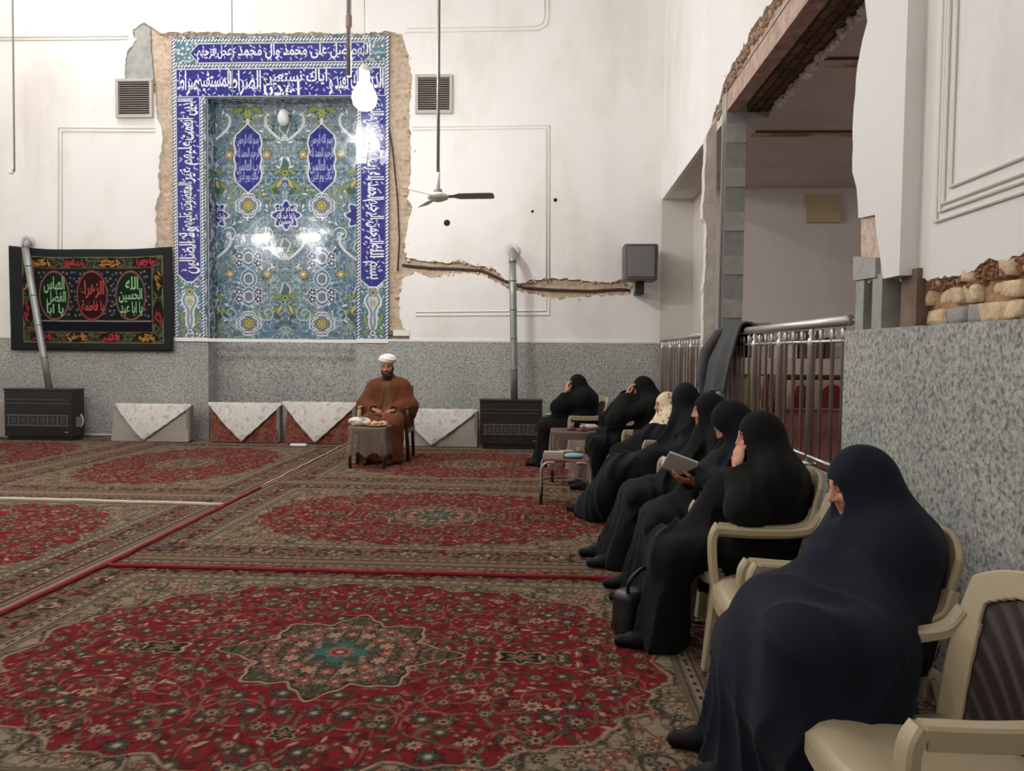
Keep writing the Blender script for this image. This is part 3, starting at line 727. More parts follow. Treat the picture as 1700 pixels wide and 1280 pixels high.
cord('white_string', [PZ(-40, 827, zc), PZ(130, 831, zc), PZ(370, 838, zc)], 0.019, mat('white_yarn', C(212, 198, 184), 0.9, bump=0.6, bscale=150), 'thick white string along the left carpet seam', wob=0.012, seed=3)
cord('white_string', [PZ(440, 804, zc), PZ(500, 774, zc), PZ(578, 735, zc)], 0.010, mat('frayed_yarn', C(196, 160, 146), 0.9), 'thin pale frayed string on the seam towards the wooden armchair', wob=0.012, seed=4)

# ------------------------------------------------------------------ tiled prayer niche
BLU, NAV, WHI = lin3(34, 36, 128), lin3(26, 30, 74), lin3(226, 230, 236)
TEALS = [lin3(82, 116, 140), lin3(70, 102, 124), lin3(116, 148, 170), lin3(90, 122, 122)]
YEL, LIM, GRY, PALE = lin3(190, 178, 84), lin3(128, 146, 76), lin3(140, 150, 150), lin3(176, 198, 206)
M_TILE = coloured('glazed_tile', 0.13, 0.05, 90, 0.12, 9, spec=0.6, bdist=0.01)
def uneven_tiles(m, size=0.205, amt=0.035):
    # every tile is set a touch out of true, so reflections break up tile by tile
    nt = m.node_tree; bs = nt.nodes['Principled BSDF']; bp = [n for n in nt.nodes if n.type == 'BUMP'][0]
    tc = nt.nodes.new('ShaderNodeTexCoord'); sn = nt.nodes.new('ShaderNodeVectorMath'); sn.operation = 'SNAP'; sn.inputs[1].default_value = (size,) * 3
    nt.links.new(tc.outputs['Object'], sn.inputs[0])
    wn = nt.nodes.new('ShaderNodeTexWhiteNoise'); nt.links.new(sn.outputs[0], wn.inputs['Vector'])
    sb = nt.nodes.new('ShaderNodeVectorMath'); sb.operation = 'SUBTRACT'; sb.inputs[1].default_value = (.5, .5, .5); nt.links.new(wn.outputs['Color'], sb.inputs[0])
    ma = nt.nodes.new('ShaderNodeVectorMath'); ma.operation = 'MULTIPLY_ADD'; ma.inputs[1].default_value = (amt,) * 3
    nt.links.new(sb.outputs[0], ma.inputs[0]); nt.links.new(bp.outputs[0], ma.inputs[2])
    nn = nt.nodes.new('ShaderNodeVectorMath'); nn.operation = 'NORMALIZE'; nt.links.new(ma.outputs[0], nn.inputs[0]); nt.links.new(nn.outputs[0], bs.inputs['Normal'])
uneven_tiles(M_TILE)
def tile_field():
    """inner field, coordinates in units of one photograph pixel at the wall (9.3 mm)"""
    x0, x1, y0, y1 = 356, 604, 168, 564
    c = Canvas(x0, x1, y0, y1, 0.62); X, Y = c.X, c.Y; col = c.col; rs = random.Random(3)
    XM = 474 + np.abs(X - 474)
    def px(n): return lin3(*n)
    warp = 14 * (vnoise(XM, Y, .05, 21) - .5)
    n1 = vnoise(XM, Y, .03, 5)
    col[:] = TEALS[0]; put(col, soft(n1 - .42, .1), TEALS[1]); put(col, soft(.62 - n1, .1), lin3(118, 132, 134)); put(col, soft(vnoise(XM, Y, .06, 6) - .3, .1), TEALS[3])
    put(col, soft(230 - Y, -40) * .0, GRY)
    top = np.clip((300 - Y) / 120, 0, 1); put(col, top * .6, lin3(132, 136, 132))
    for s, seed, cc, wd in ((.11, 31, PALE, .04), (.16, 32, lin3(44, 62, 92), .06), (.09, 33, lin3(150, 172, 180), .03), (.2, 34, lin3(120, 150, 160), .04)):
        n = vnoise(XM + warp, Y + warp, s, seed); put(col, soft(np.abs(n - .5) - wd, .04), cc, .85)
    cells = [474 + k * 61 for k in (-2, -1, 0, 1, 2)]
    for gx, gy in scatter(rs, 474, 600, 166, 564, 9.5):
        k = rs.random(); R = rs.uniform(2.2, 3.8)
        a = (NAV, WHI, TEALS[2], YEL) if k < .18 else (NAV, TEALS[2], WHI, NAV) if k < .45 else (NAV, LIM, YEL, WHI) if k < .66 else (PALE, lin3(44, 62, 92), PALE, WHI)
        an = rs.uniform(0, 3)
        for sx in (gx, 948 - gx):
            if k < .55: c.leaf(sx, gy, R * 1.7, R * .5, an if sx == gx else PI - an, (a[0], a[1]))
            else: c.flower(sx, gy, R, 5, a, an)
    def sdf_put(cx, cy, fn, R, stack):
        w = c.win(cx, cy, R); U, V = X[w] - cx, Y[w] - cy
        if U.size == 0: return
        d = fn(U, V)
        for off, cc in stack: put(col[w], soft(d - off, 1.1), cc)
    def dia(a, b, p=1.0, lob=0.0, n=8):
        return lambda U, V: (((np.abs(U) / a) ** p + (np.abs(V) / b) ** p) ** (1 / p) - 1 + lob * np.cos(n * np.arctan2(V, U))) * min(a, b)
    for cx in (413, 535):
        # long blue cartouche
        def cart(U, V):
            h = 52 - np.clip(np.abs(V), 0, 60); wv = 20.5 + 1.2 * np.cos(V / 4.0) - 8 * np.clip((np.abs(V) - 38) / 6, 0, 1)
            wv = np.where(np.abs(V) > 44, np.clip((56 - np.abs(V)) * 1.05, 0, 13), wv)
            return np.abs(U) - wv
        sdf_put(cx, 262, cart, 75, ((3.2, lin3(176, 186, 140)), (1.9, WHI), (0, BLU)))
        for cy in (340, 537):
            sdf_put(cx, cy, dia(22, 21, 1.15, .10, 8), 30, ((2, WHI), (0, lin3(90, 100, 130)), (-3, WHI), (-5.5, lin3(120, 128, 140)))); c.flower(cx, cy, 10, 8, (NAV, YEL, lin3(120, 90, 30), YEL))
            for k in range(8): c.flower(cx + 16 * math.cos(k * PI / 4), cy + 15 * math.sin(k * PI / 4), 3.4, 5, (NAV, WHI, PALE, NAV))
        c.flower(cx, 188, 11, 6, (NAV, LIM, YEL, LIM)); c.leaf(cx - 16, 183, 13, 4, 2.7, (NAV, LIM)); c.leaf(cx + 16, 183, 13, 4, .4, (NAV, LIM))
        # dark interlaced motif under the middle
        for cy in (427, 462, 492):
            sdf_put(cx, cy, dia(14, 17, 1.2, .08, 4), 24, ((2.2, PALE), (0, TEALS[0]), (-4, WHI), (-6, lin3(110, 120, 130))))
        for sx in (-1, 1):
            for cy in (424, 436, 484, 496): c.flower(cx + sx * 16, cy, 7.5, 5, (WHI, NAV, lin3(70, 76, 120), WHI), .6)
    # stars of writing
    for cx in (356, 476, 598):
        sdf_put(cx, 356, lambda U, V: (np.hypot(U, V) - (20 + 3.4 * np.cos(8 * np.arctan2(V, U)))), 32, ((3.2, PALE), (1.8, WHI), (0, BLU)))
    # white palmettes, two tiers
    for cx in (352, 474, 596):
        for cy in (208, 405):
            for sx in (-1, 1):
                for k in range(15):
                    t = k / 14; ux = sx * (30 - 26 * t ** 1.6 + 6 * math.sin(t * 3)); uy = -16 + 40 * t
                    c.flower(cx + ux, cy + uy, 3.6 - 1.2 * abs(t - .5), 4, (lin3(90, 92, 100), WHI, WHI, WHI))
                c.flower(cx + sx * 27, cy - 18, 3.5, 3, (NAV, WHI, WHI, WHI))
            c.leaf(cx, cy + 2, 14, 7, PI / 2, (WHI, lin3(96, 120, 112))); c.flower(cx, cy + 20, 7, 6, (NAV, WHI, LIM, WHI))
        for cy in (272, 480):
            c.leaf(cx, cy + 4, 18, 7, PI / 2, (WHI, lin3(70, 100, 96)))
            for sx in (-1, 1):
                c.leaf(cx + sx * 12, cy + 12, 10, 3.4, sx * .5 + (PI if sx < 0 else 0), (NAV, LIM)); c.leaf(cx + sx * 20, cy + 36, 11, 3.6, sx * .7, (NAV, LIM)); c.leaf(cx + sx * 14, cy + 44, 9, 3, -sx * .5, (NAV, lin3(70, 92, 60))); c.leaf(cx + sx * 9, cy + 32, 9, 3, PI / 2 - sx * .5, (NAV, YEL))
            c.flower(cx, cy + 14, 8, 6, (NAV, LIM, YEL, NAV)); c.flower(cx, cy + 34, 6, 6, (NAV, TEALS[2], WHI, NAV))
        for cy in (300, 412): 
            for sx in (-1, 1): c.flower(cx + sx * 30, cy - 44 if cy < 320 else cy + 42, 8, 7, (NAV, YEL, lin3(180, 90, 60), WHI))
    for cx in (444, 506, 382, 566):
        c.spiral(cx, 318, 15, 1.6, 0, 2, LIM, 1 if cx in (444, 566) else -1); c.spiral(cx, 520, 15, 1.6, 0, 2, PALE, 1); c.spiral(cx, 388, 13, 1.6, 1, 1.6, WHI, -1)
    # thin joints between the tiles
    for g in np.arange(x0, x1, 22.0): put(col, soft(np.abs(X - g) - .3, .7), lin3(150, 160, 160), .5)
    for g in np.arange(y0, y1, 22.0): put(col, soft(np.abs(Y - g) - .3, .7), lin3(150, 160, 160), .5)
    return c
niche = thing('tiled_prayer_niche', 'tall niche faced in blue and teal glazed tiles with white lettering bands', 'tiled niche', ((NX0 + NX1) / 2, YB, HD))
NL = Vector(niche.location)
def nobj(o):
    o.location = o.location - NL; o.parent = niche; return o
_t = tile_field()
nv_, nu_ = _t.X.shape
_p0, _p1 = PY(356, 400, YB + DEPTH), PY(604, 400, YB + DEPTH); _q0, _q1 = PY(474, 168, YB + DEPTH), PY(474, 564, YB + DEPTH)
def DXI(x): return _p0.x + (x - 356) / 248.0 * (_p1.x - _p0.x)
def DZI(y): return _q0.z + (y - 168) / 396.0 * (_q1.z - _q0.z)
gx = np.clip(DXI(_t.X), NX0, NX1); gz = np.clip(DZI(_t.Y), HD, NZ1)
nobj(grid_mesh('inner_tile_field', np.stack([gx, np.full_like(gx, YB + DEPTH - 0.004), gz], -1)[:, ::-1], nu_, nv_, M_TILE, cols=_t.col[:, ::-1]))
# side and head reveals of the niche
def reveal_cols(h, w, seed):
    c = Canvas(0, w, 0, h, 0.02); rs = random.Random(seed); c.col[:] = lin3(70, 96, 110)
    n = vnoise(c.X, c.Y, 9, seed); put(c.col, soft(np.abs(n - .5) - .06, .05), WHI, .6); put(c.col, soft(np.abs(n - .3) - .06, .05), NAV, .8)
    for x, y in scatter(rs, 0, w, 0, h, .11): c.flower(x, y, .035, 6, (NAV, rs.choice((TEALS[2], LIM, WHI)), WHI, NAV))
    put(c.col, soft(np.abs(c.X - .03) - .02, .02) , WHI, .9)
    return c
c = reveal_cols(NZ1 - HD, DEPTH, 5)
for nm, xx in (('side_reveal', NX0 + 0.004), ('side_reveal', NX1 - 0.004)):
    nobj(grid_mesh(nm, np.stack([np.full_like(c.X, xx), YB + c.X * DEPTH / c.X.max(), HD + c.Y], -1), c.X.shape[1], c.X.shape[0], M_TILE, cols=c.col))
c = reveal_cols(NX1 - NX0, DEPTH, 6)
nobj(grid_mesh('head_reveal', np.stack([NX0 + c.Y, YB + c.X * DEPTH / c.X.max(), np.full_like(c.X, NZ1 - 0.004)], -1), c.X.shape[1], c.X.shape[0], M_TILE, cols=c.col))
def frame_cols():
    """front frame in photograph-pixel units: x 290..644, y 62..558"""
    c = Canvas(288, 646, 60, 562, 0.75); X, Y = c.X, c.Y; col = c.col; rs = random.Random(8)
    col[:] = lin3(84, 124, 140); n = vnoise(X, Y, .1, 41); put(col, soft(np.abs(n - .5) - .07, .05), WHI, .6); put(col, soft(np.abs(n - .25) - .06, .05), lin3(60, 100, 96), .9)
    for x, y in scatter(rs, 288, 646, 60, 562, 8): c.flower(x, y, 3, 5, (NAV, rs.choice((LIM, WHI, TEALS[2])), WHI, YEL))
    def rect(x0, y0, x1, y1, cc): put(col, soft(np.maximum(np.maximum(x0 - X, X - x1), np.maximum(y0 - Y, Y - y1)), .8), cc)
    # blue lettering bands
    hexa = np.maximum(np.abs(Y - 87) - 15, np.abs(X - 469) - (150 - np.abs(Y - 87) * .9)); put(col, soft(hexa - 2.2, 1), LIM); put(col, soft(hexa - 1.2, 1), WHI); put(col, soft(hexa, 1), BLU)
    rect(294, 112, 640, 158, WHI); rect(295.2, 113.2, 638.8, 156.8, BLU)
    for x0, x1, yb in ((295, 333, 463), (600, 640, 470)):
        m = (x0 + x1) / 2
        rect(x0 - 1.2, 158, x1 + 1.2, yb - 12, WHI); put(col, soft(np.maximum(np.abs(X - m) - (x1 - x0) / 2 - 1 + np.clip(Y - yb + 14, 0, 20) * 1.0, Y - yb), 1) * (Y > 158), WHI)
        rect(x0, 158, x1, yb - 14, BLU); put(col, soft(np.maximum(np.abs(X - m) - (x1 - x0) / 2 + np.clip(Y - yb + 14, 0, 20) * 1.15, Y - yb + 2), 1) * (Y > 158), BLU)
        # vase motif under each column
        rect(x0, yb + 4, x1, 552, lin3(72, 118, 146))
        for x, y in scatter(rs, x0, x1, yb + 4, 552, 6): c.leaf(x, y, 4, 1.2, rs.uniform(0, 3), (lin3(60, 96, 130), rs.choice((LIM, PALE, WHI))))
        cyv = 505
        wv = 11 * np.exp(-((Y - 492) / 14) ** 2) + 4 * np.exp(-((Y - 525) / 14) ** 2) + 1.5
        dv = np.abs(X - m) - wv; ok = (Y > 476) & (Y < 540)
        put(col, soft(dv - 2.4, 1.2) * ok, WHI); put(col, soft(dv, 1.2) * ok, lin3(130, 140, 146)); put(col, soft(dv + 4, 1.2) * ok, WHI, .6)
        c.flower(m, 478, 7, 6, (NAV, YEL, LIM, NAV)); c.flower(m, 495, 5, 6, (NAV, YEL, WHI, NAV)); c.flower(m, 545, 6, 6, (NAV, WHI, LIM, NAV))
        for sx in (-1, 1): c.leaf(m + sx * 13, 522, 15, 3, PI / 2 + sx * .2, (NAV, LIM)); c.leaf(m + sx * 12, 542, 9, 3, sx * .5, (NAV, LIM))
    # small vowel marks between the large letters
    for x, y in scatter(rs, 296, 640, 74, 470, 8.5):
        inb = (114 < y < 156 and 297 < x < 637) or (160 < y < 445 and (298 < x < 331 or 603 < x < 637)) or (74 < y < 100 and 326 < x < 612)
        if inb and rs.random() < .8: c.leaf(x, y, 3.6, .75, rs.choice((.5, .6, 2.4, 1.2)), (BLU, WHI))
    # rope mouldings: white beads on navy
    def rope(x0, y0, x1, y1, w=4.4):
        hor = abs(x1 - x0) > abs(y1 - y0)
        t, d = (X, Y - y0) if hor else (Y, X - x0)
        ok = ((t > min(x0, x1)) & (t < max(x0, x1))) if hor else ((t > min(y0, y1)) & (t < max(y0, y1)))
        put(col, (np.abs(d) < w / 2 + .6) * ok, NAV); ph = (t + d * .8) % 5.6 - 2.8
        put(col, soft(np.hypot(ph, d * .8) - 1.9, 1) * ok, WHI)
    rope(288, 66, 646, 66); rope(288, 107, 646, 107); rope(291, 60, 291, 562); rope(643, 60, 643, 562)
    rope(337, 160, 337, 562); rope(596, 160, 596, 562); rope(334, 161, 600, 161); rope(288, 557, 646, 557)
    for g in np.arange(288, 646, 22.0): put(col, soft(np.abs(X - g) - .25, .7), lin3(120, 130, 150), .35)
    for g in np.arange(60, 562, 22.0): put(col, soft(np.abs(Y - g) - .25, .7), lin3(120, 130, 150), .35)
    return c
_f = frame_cols()
def FX(x): return BX0 + (x - 290) / 354.0 * (BX1 - BX0)
def FZ(y): return BZ1 - (y - 62) / (558 - 62.0) * (BZ1 - HD)
gx, gz = FX(_f.X), FZ(_f.Y)
keep = ~((gx[:-1, :-1] > NX0 - 0.004) & (gx[:-1, 1:] < NX1 + 0.004) & (gz[1:, :-1] < NZ1 + 0.004))
nv_, nu_ = gx.shape
fr = grid_mesh('tile_frame', np.stack([gx, np.full_like(gx, YB - 0.012), gz], -1)[:, ::-1], nu_, nv_, M_TILE, mask=keep[:, ::-1], cols=_f.col[:, ::-1])
nobj(fr)
# backing of the frame, so the tiles have thickness
bm = bmesh.new(); x0, x1 = FX(288), FX(646); z1 = FZ(60)
box(bm, x0, YB - 0.011, HD, NX0 - 0.004, YB + 0.05, z1); box(bm, NX1 + 0.004, YB - 0.011, HD, x1, YB + 0.05, z1); box(bm, NX0 - 0.004, YB - 0.011, NZ1 + 0.004, NX1 + 0.004, YB + 0.05, z1)
nobj(obj('tile_backing', bm, M_CEM))
nobj(obj('base_strip', BOX(x0, YB - 0.03, HD - 0.03, x1, YB + 0.0, HD + 0.02), M_WHITE))
M_LET = mat('white_glaze', C(228, 230, 238), 0.3)
M_LET2 = mat('pale_blue_glaze', C(160, 168, 214), 0.3)
def lettering(name, items, y, m=None):
    acc = [[], [], []]
    for it in items: letter_into(acc, *it[:-1], **it[-1])
    me = [(x, y - 0.003 - (0.001 if k else 0), z) for k, (x, z) in zip([0] * len(acc[0]), acc[0])]
    o = obj(name, (me, [], acc[1]), m or [M_LET]); return nobj(o)
def LB(s, x0, y0, x1, y1, **k):      # lettering box given in frame units
    return (s, FX(x0), FZ(y1), FX(x1) - FX(x0), FZ(y0) - FZ(y1), k)
lettering('upper_inscription', [
    LB('اللهم صل على محمد وال محمد', 398, 73, 616, 101, bold=.02), LB('وعجل فرجهم', 330, 74, 392, 100, bold=.015)], YB - 0.012)
lettering('verse_band', [
    LB('الدين', 604, 114, 637, 155, bold=.02), LB('اياك نعبد و', 548, 115, 606, 156, bold=.018), LB('اياك نستعين', 440, 114, 545, 140, bold=.016),
    LB('اهدنا', 440, 132, 500, 156, bold=.02), LB('الصراط', 382, 115, 436, 156, bold=.018), LB('المستقيم', 330, 116, 386, 155, bold=.018), LB('صراط', 297, 115, 332, 156, bold=.02)], YB - 0.012)
lettering('left_verse_column', [
    LB('الذين انعمت', 297, 160, 331, 228, rot=90, bold=.02), LB('عليهم غير', 297, 230, 332, 296, rot=90, bold=.02), LB('المغضوب عليهم', 297, 298, 331, 372, rot=90, bold=.018),
    LB('ولا الضالين', 297, 372, 332, 448, rot=90, bold=.02)], YB - 0.012)
lettering('right_verse_column', [
    LB('بسم الله', 603, 398, 638, 456, rot=-90, bold=.02), LB('الرحمن الرحيم', 603, 326, 638, 398, rot=-90, bold=.018), LB('الحمد لله رب', 603, 260, 638, 326, rot=-90, bold=.02),
    LB('العالمين الرحمن', 603, 196, 638, 260, rot=-90, bold=.018), LB('مالك يوم', 603, 158, 638, 196, rot=-90, bold=.02)], YB - 0.012)
def IB(s, x0, y0, x1, y1, **k):
    ax, az = DXI, DZI
    return (s, ax(x0), az(y1), ax(x1) - ax(x0), az(y0) - az(y1), k)
for cx in (413, 535):
    lettering('cartouche_inscription', [IB('بسم الله الرحمن', cx - 18, 222, cx + 18, 246, bold=.02), IB('الرحيم الحمد لله', cx - 19, 244, cx + 19, 268, bold=.02), IB('رب العالمين', cx - 19, 264, cx + 19, 288, bold=.02), IB('مالك يوم الدين', cx - 17, 284, cx + 17, 304, bold=.02)], YB + DEPTH - 0.004, [M_LET2])
lettering('star_inscription', [IB('السلام عليك', 460, 340, 492, 354, bold=.02), IB('يا ابا عبد الله', 460, 352, 492, 364, bold=.02), IB('الحسين', 464, 361, 488, 373, bold=.02)], YB + DEPTH - 0.004, [M_LET])
lettering('star_inscription', [IB('السلام', 361, 340, 374, 354, bold=.02), IB('عليك', 361, 352, 376, 364, bold=.02), IB('يا علي', 361, 361, 373, 373, bold=.02)], YB + DEPTH - 0.004, [M_LET])
# ------------------------------------------------------------------ lamps
M_GLOW = lambda w, r: mat('lit_bulb_%d_%d' % (w, int(r * 1000)), C(255, 255, 255), 0.3, emit=(1.0, 0.985, 0.97, 1), estr=w / (4 * PI * PI * r * r))
def bulb(x, y, z, r, watt, label, cord_m=None):
    t = thing('hanging_bulb', label, 'light bulb', (x, y, z), 0, 'bare bulbs hanging in the hall')
    bm = bmesh.new(); lathe(bm, [(0.0001, -r), (r * .5, -r * .87), (r * .87, -r * .5), (r, 0), (r * .9, r * .45), (r * .62, r * .95), (r * .4, r * 1.35)], seg=20); obj('glass', bm, M_GLOW(watt, r), t)
    obj('socket', LATHE([(r * .42, r * 1.3), (r * .45, r * 2.3), (r * .2, r * 2.6)], seg=12), M_WHITE, t)
    obj('flex', TUBE([(0, 0, r * 2.5), (0, 0, (HOPEN if x > XR else CEIL) - z)], 0.006, 6), mat('grey_flex', C(150, 146, 140), 0.6), t)
    return t
BP = PY(605, 163, 8.6)
bulb(BP.x, BP.y, BP.z, 0.14, BULB_IN_VIEW, 'bare glowing bulb hanging in front of the tiled niche')
for k, (x, y, z, r, w) in enumerate(BULBS):
    bulb(x, y, z, r, w, ['bare bulb out of view to the left of the hall', 'bare bulb out of view left, nearer the niche', 'high bare bulb out of view to the left', 'bare bulb above the left carpets near the camera', 'bare bulb above the camera', 'bare bulb high at the left end of the back wall', 'unseen fill bulb added to brighten the side room behind the right wall'][k])
# unlit bulb at the niche head, with its flex
p = PY(470, 195, YB + 0.17)
t = thing('unlit_bulb', 'white unlit bulb hanging at the top of the tiled niche', 'light bulb', p)
obj('glass', LATHE([(0.0001, -.13), (.05, -.12), (.085, -.06), (.09, 0), (.07, .07), (.045, .12)], seg=16), mat('frosted_glass', C(222, 226, 226), 0.35), t, True)
obj('socket', LATHE([(.04, .11), (.04, .2), (.02, NZ1 - p.z)], seg=10), mat('grey_socket', C(110, 112, 112), 0.5), t)
# free hanging wires and rods
def wire(pts, r, m, name, label, cat, parts=None):
    return props(obj(name, TUBE(pts, r, 8), m, smooth=True), label, cat)
a, b = PY(386, 160, 10.6), PY(387, 0, 10.6)
wire([a, (a.x, a.y, CEIL)], 0.008, mat('grey_flex', C(150, 146, 140), 0.6), 'hanging_wire', 'thin grey wire hanging in front of the left part of the tile frame', 'wire')
a = PY(24, 285, 10.4); b = PY(21, 0, 10.4)
t = thing('hanging_wire', 'grey wire with a white end hanging at the far left of the wall', 'wire', (a.x, a.y, a.z))
obj('flex', TUBE([(0, 0, 0), (b.x - a.x, 0, b.z - a.z), (b.x - a.x, 0, CEIL - a.z)], 0.012, 8), mat('grey_flex', C(150, 146, 140), 0.6), t)
obj('plug', BOX(-0.08, -0.03, -0.03, -0.02, 0.03, 0.04, 0.01), M_WHITE, t)
a, b = PY(579, 127, 8.2), PY(581, 0, 8.2)
t = thing('hanging_rod', 'grey metal rod hanging in front of the niche left of the lit bulb', 'rod', (a.x, a.y, a.z))
obj('rod', TUBE([(0, 0, 0), (b.x - a.x, 0, CEIL - a.z)], 0.026, 10), mat('rod_grey', C(128, 126, 122), 0.5, metal=0.3), t)
obj('joint', LATHE([(.032, .5), (.034, .52), (.034, .62), (.03, .64)], seg=12), mat('pinkish_joint', C(150, 128, 116), 0.6), t)
# ------------------------------------------------------------------ ceiling fan
p = PY(727, 326, 8.5)
t = thing('ceiling_fan', 'white ceiling fan with grey blades on a long grey rod', 'fan', p)
mw = mat('fan_white', C(226, 222, 214), 0.4); mg = mat('fan_grey', C(136, 132, 126), 0.5)
obj('rod', TUBE([(0, 0, 0.22), (0, 0, CEIL - p.z)], 0.018, 10), mg, t, True)
obj('lower_rod', TUBE([(0, 0, 0.06), (0, 0, 0.26)], 0.024, 10), mw, t, True)
obj('canopy', LATHE([(.02, .09), (.045, .075), (.05, .05), (.03, .03)], seg=16), mg, t)
obj('motor', LATHE([(.03, .045), (.09, .03), (.125, 0), (.11, -.03), (.05, -.055), (.0001, -.06)], seg=24), mw, t)
def blade(ang):
    bm = bmesh.new(); ca, sa = math.cos(ang), math.sin(ang)
    pr = [(.10, .025), (.18, .03), (.24, .06), (.60, .062), (.625, .05), (.63, 0)]
    pts = [(r, w) for r, w in pr] + [(r, -w) for r, w in reversed(pr[:-1])]
    top = []; bot = []
    for r, w in pts:
        tl = -w * 0.30; q = Vector((r * ca - w * sa, r * sa + w * ca, tl)); top.append(bm.verts.new(q)); bot.append(bm.verts.new(q - Vector((0, 0, .006))))
    n = len(pts); bm.faces.new(top); bm.faces.new(list(reversed(bot)))
    for i in range(n): bm.faces.new((top[i], bot[i], bot[(i + 1) % n], top[(i + 1) % n]))
    return bm
for a in (-0.08, 2 * PI / 3 - 0.08, 4 * PI / 3 - 0.35 + .27): obj('blade', blade(a), mat('blade_grey', C(160, 156, 150), 0.45), t)
# ------------------------------------------------------------------ wall grilles, loudspeaker, socket
def grille(x0, y0, x1, y1, label):
    a, b = PY(x0, y1, YB), PY(x1, y0, YB); w, h = b.x - a.x, b.z - a.z
    t = thing('vent_grille', label, 'vent grille', (a.x, YB, a.z), 0, 'louvred grilles of the back wall')
    bm = bmesh.new(); f = .045
    for q in ((0, 0, w, f), (0, h - f, w, h), (0, f, f, h - f), (w - f, f, w, h - f)): box(bm, q[0], -.06, q[1], q[2], -.001, q[3], .006)
    obj('frame', bm, mat('grille_frame', C(186, 180, 172), 0.5), t)
    obj('backing', BOX(f, -.012, f, w - f, -.004, h - f), M_DARK, t)
    bm = bmesh.new(); n = 15
    for k in range(n):
        z = f + (k + .5) * (h - 2 * f) / n
        vs = box(bm, f, -.045, z - .004, w - f, -.012, z + .004)
        for q in vs: q.co.z += (-.010 if q.co.y < -.03 else .010)
    obj('louvres', bm, mat('grille_slat', C(150, 142, 134), 0.5), t)
grille(195, 132, 255, 197, 'louvred grille left of the niche, under the grey cement patch')
grille(690, 125, 752, 190, 'louvred grille right of the niche, behind the fan rod')
a = PY(1063, 437, YB - 0.3)
t = thing('loudspeaker', 'dark grey box loudspeaker on the back wall near the right corner', 'loudspeaker', a, 0)
ms = mat('speaker_grey', C(92, 88, 86), 0.45, metal=0.2)
bm = bmesh.new()
pl = [(-.26, -.17), (-.22, -.20), (.2, -.20), (.24, -.17), (.24, .17), (-.26, .17)]
bot = [bm.verts.new((x * .96, y, -.27)) for x, y in pl]; top = [bm.verts.new((x, y, .26)) for x, y in pl]
bm.faces.new(list(reversed(bot))); bm.faces.new(top)
for i in range(6): bm.faces.new((bot[i], bot[(i + 1) % 6], top[(i + 1) % 6], top[i]))
bmesh.ops.bevel(bm, geom=bm.edges[:], offset=.015, segments=2, affect='EDGES')
obj('cabinet', bm, ms, t)
obj('front_mesh', BOX(-.21, -.215, -.22, .19, -.2, .22, .006), mat('speaker_mesh', C(112, 108, 106), 0.35, metal=0.5, bump=0.4, bscale=400), t)
bm = bmesh.new(); box(bm, -.06, -.02, -.46, .06, .10, -.27); box(bm, -.06, .1, -.46, .06, .285, -.40)
obj('bracket', bm, mat('black_iron', C(38, 34, 32), 0.6), t)
a = PY(664, 553, YB + .03)
t = thing('wall_socket', 'small white double wall socket at the foot of the brick strip', 'socket', a)
obj('plate', BOX(-.10, -.05, -.045, .16, .0, .045, .006), M_WHITE, t); obj('outlets', BOX(-.16, -.05, -.035, -.105, -.01, .035, .004), mat('brown_box', C(120, 96, 70), 0.7), t)
p1 = [PY(x, y, YB + .0) for x, y in ((640, 180), (652, 250), (660, 330), (663, 400), (660, 450))]
wire(p1, .012, mat('black_cable', C(52, 46, 42), 0.7), 'cable', 'dark cable running down the bricks right of the niche', 'cable')
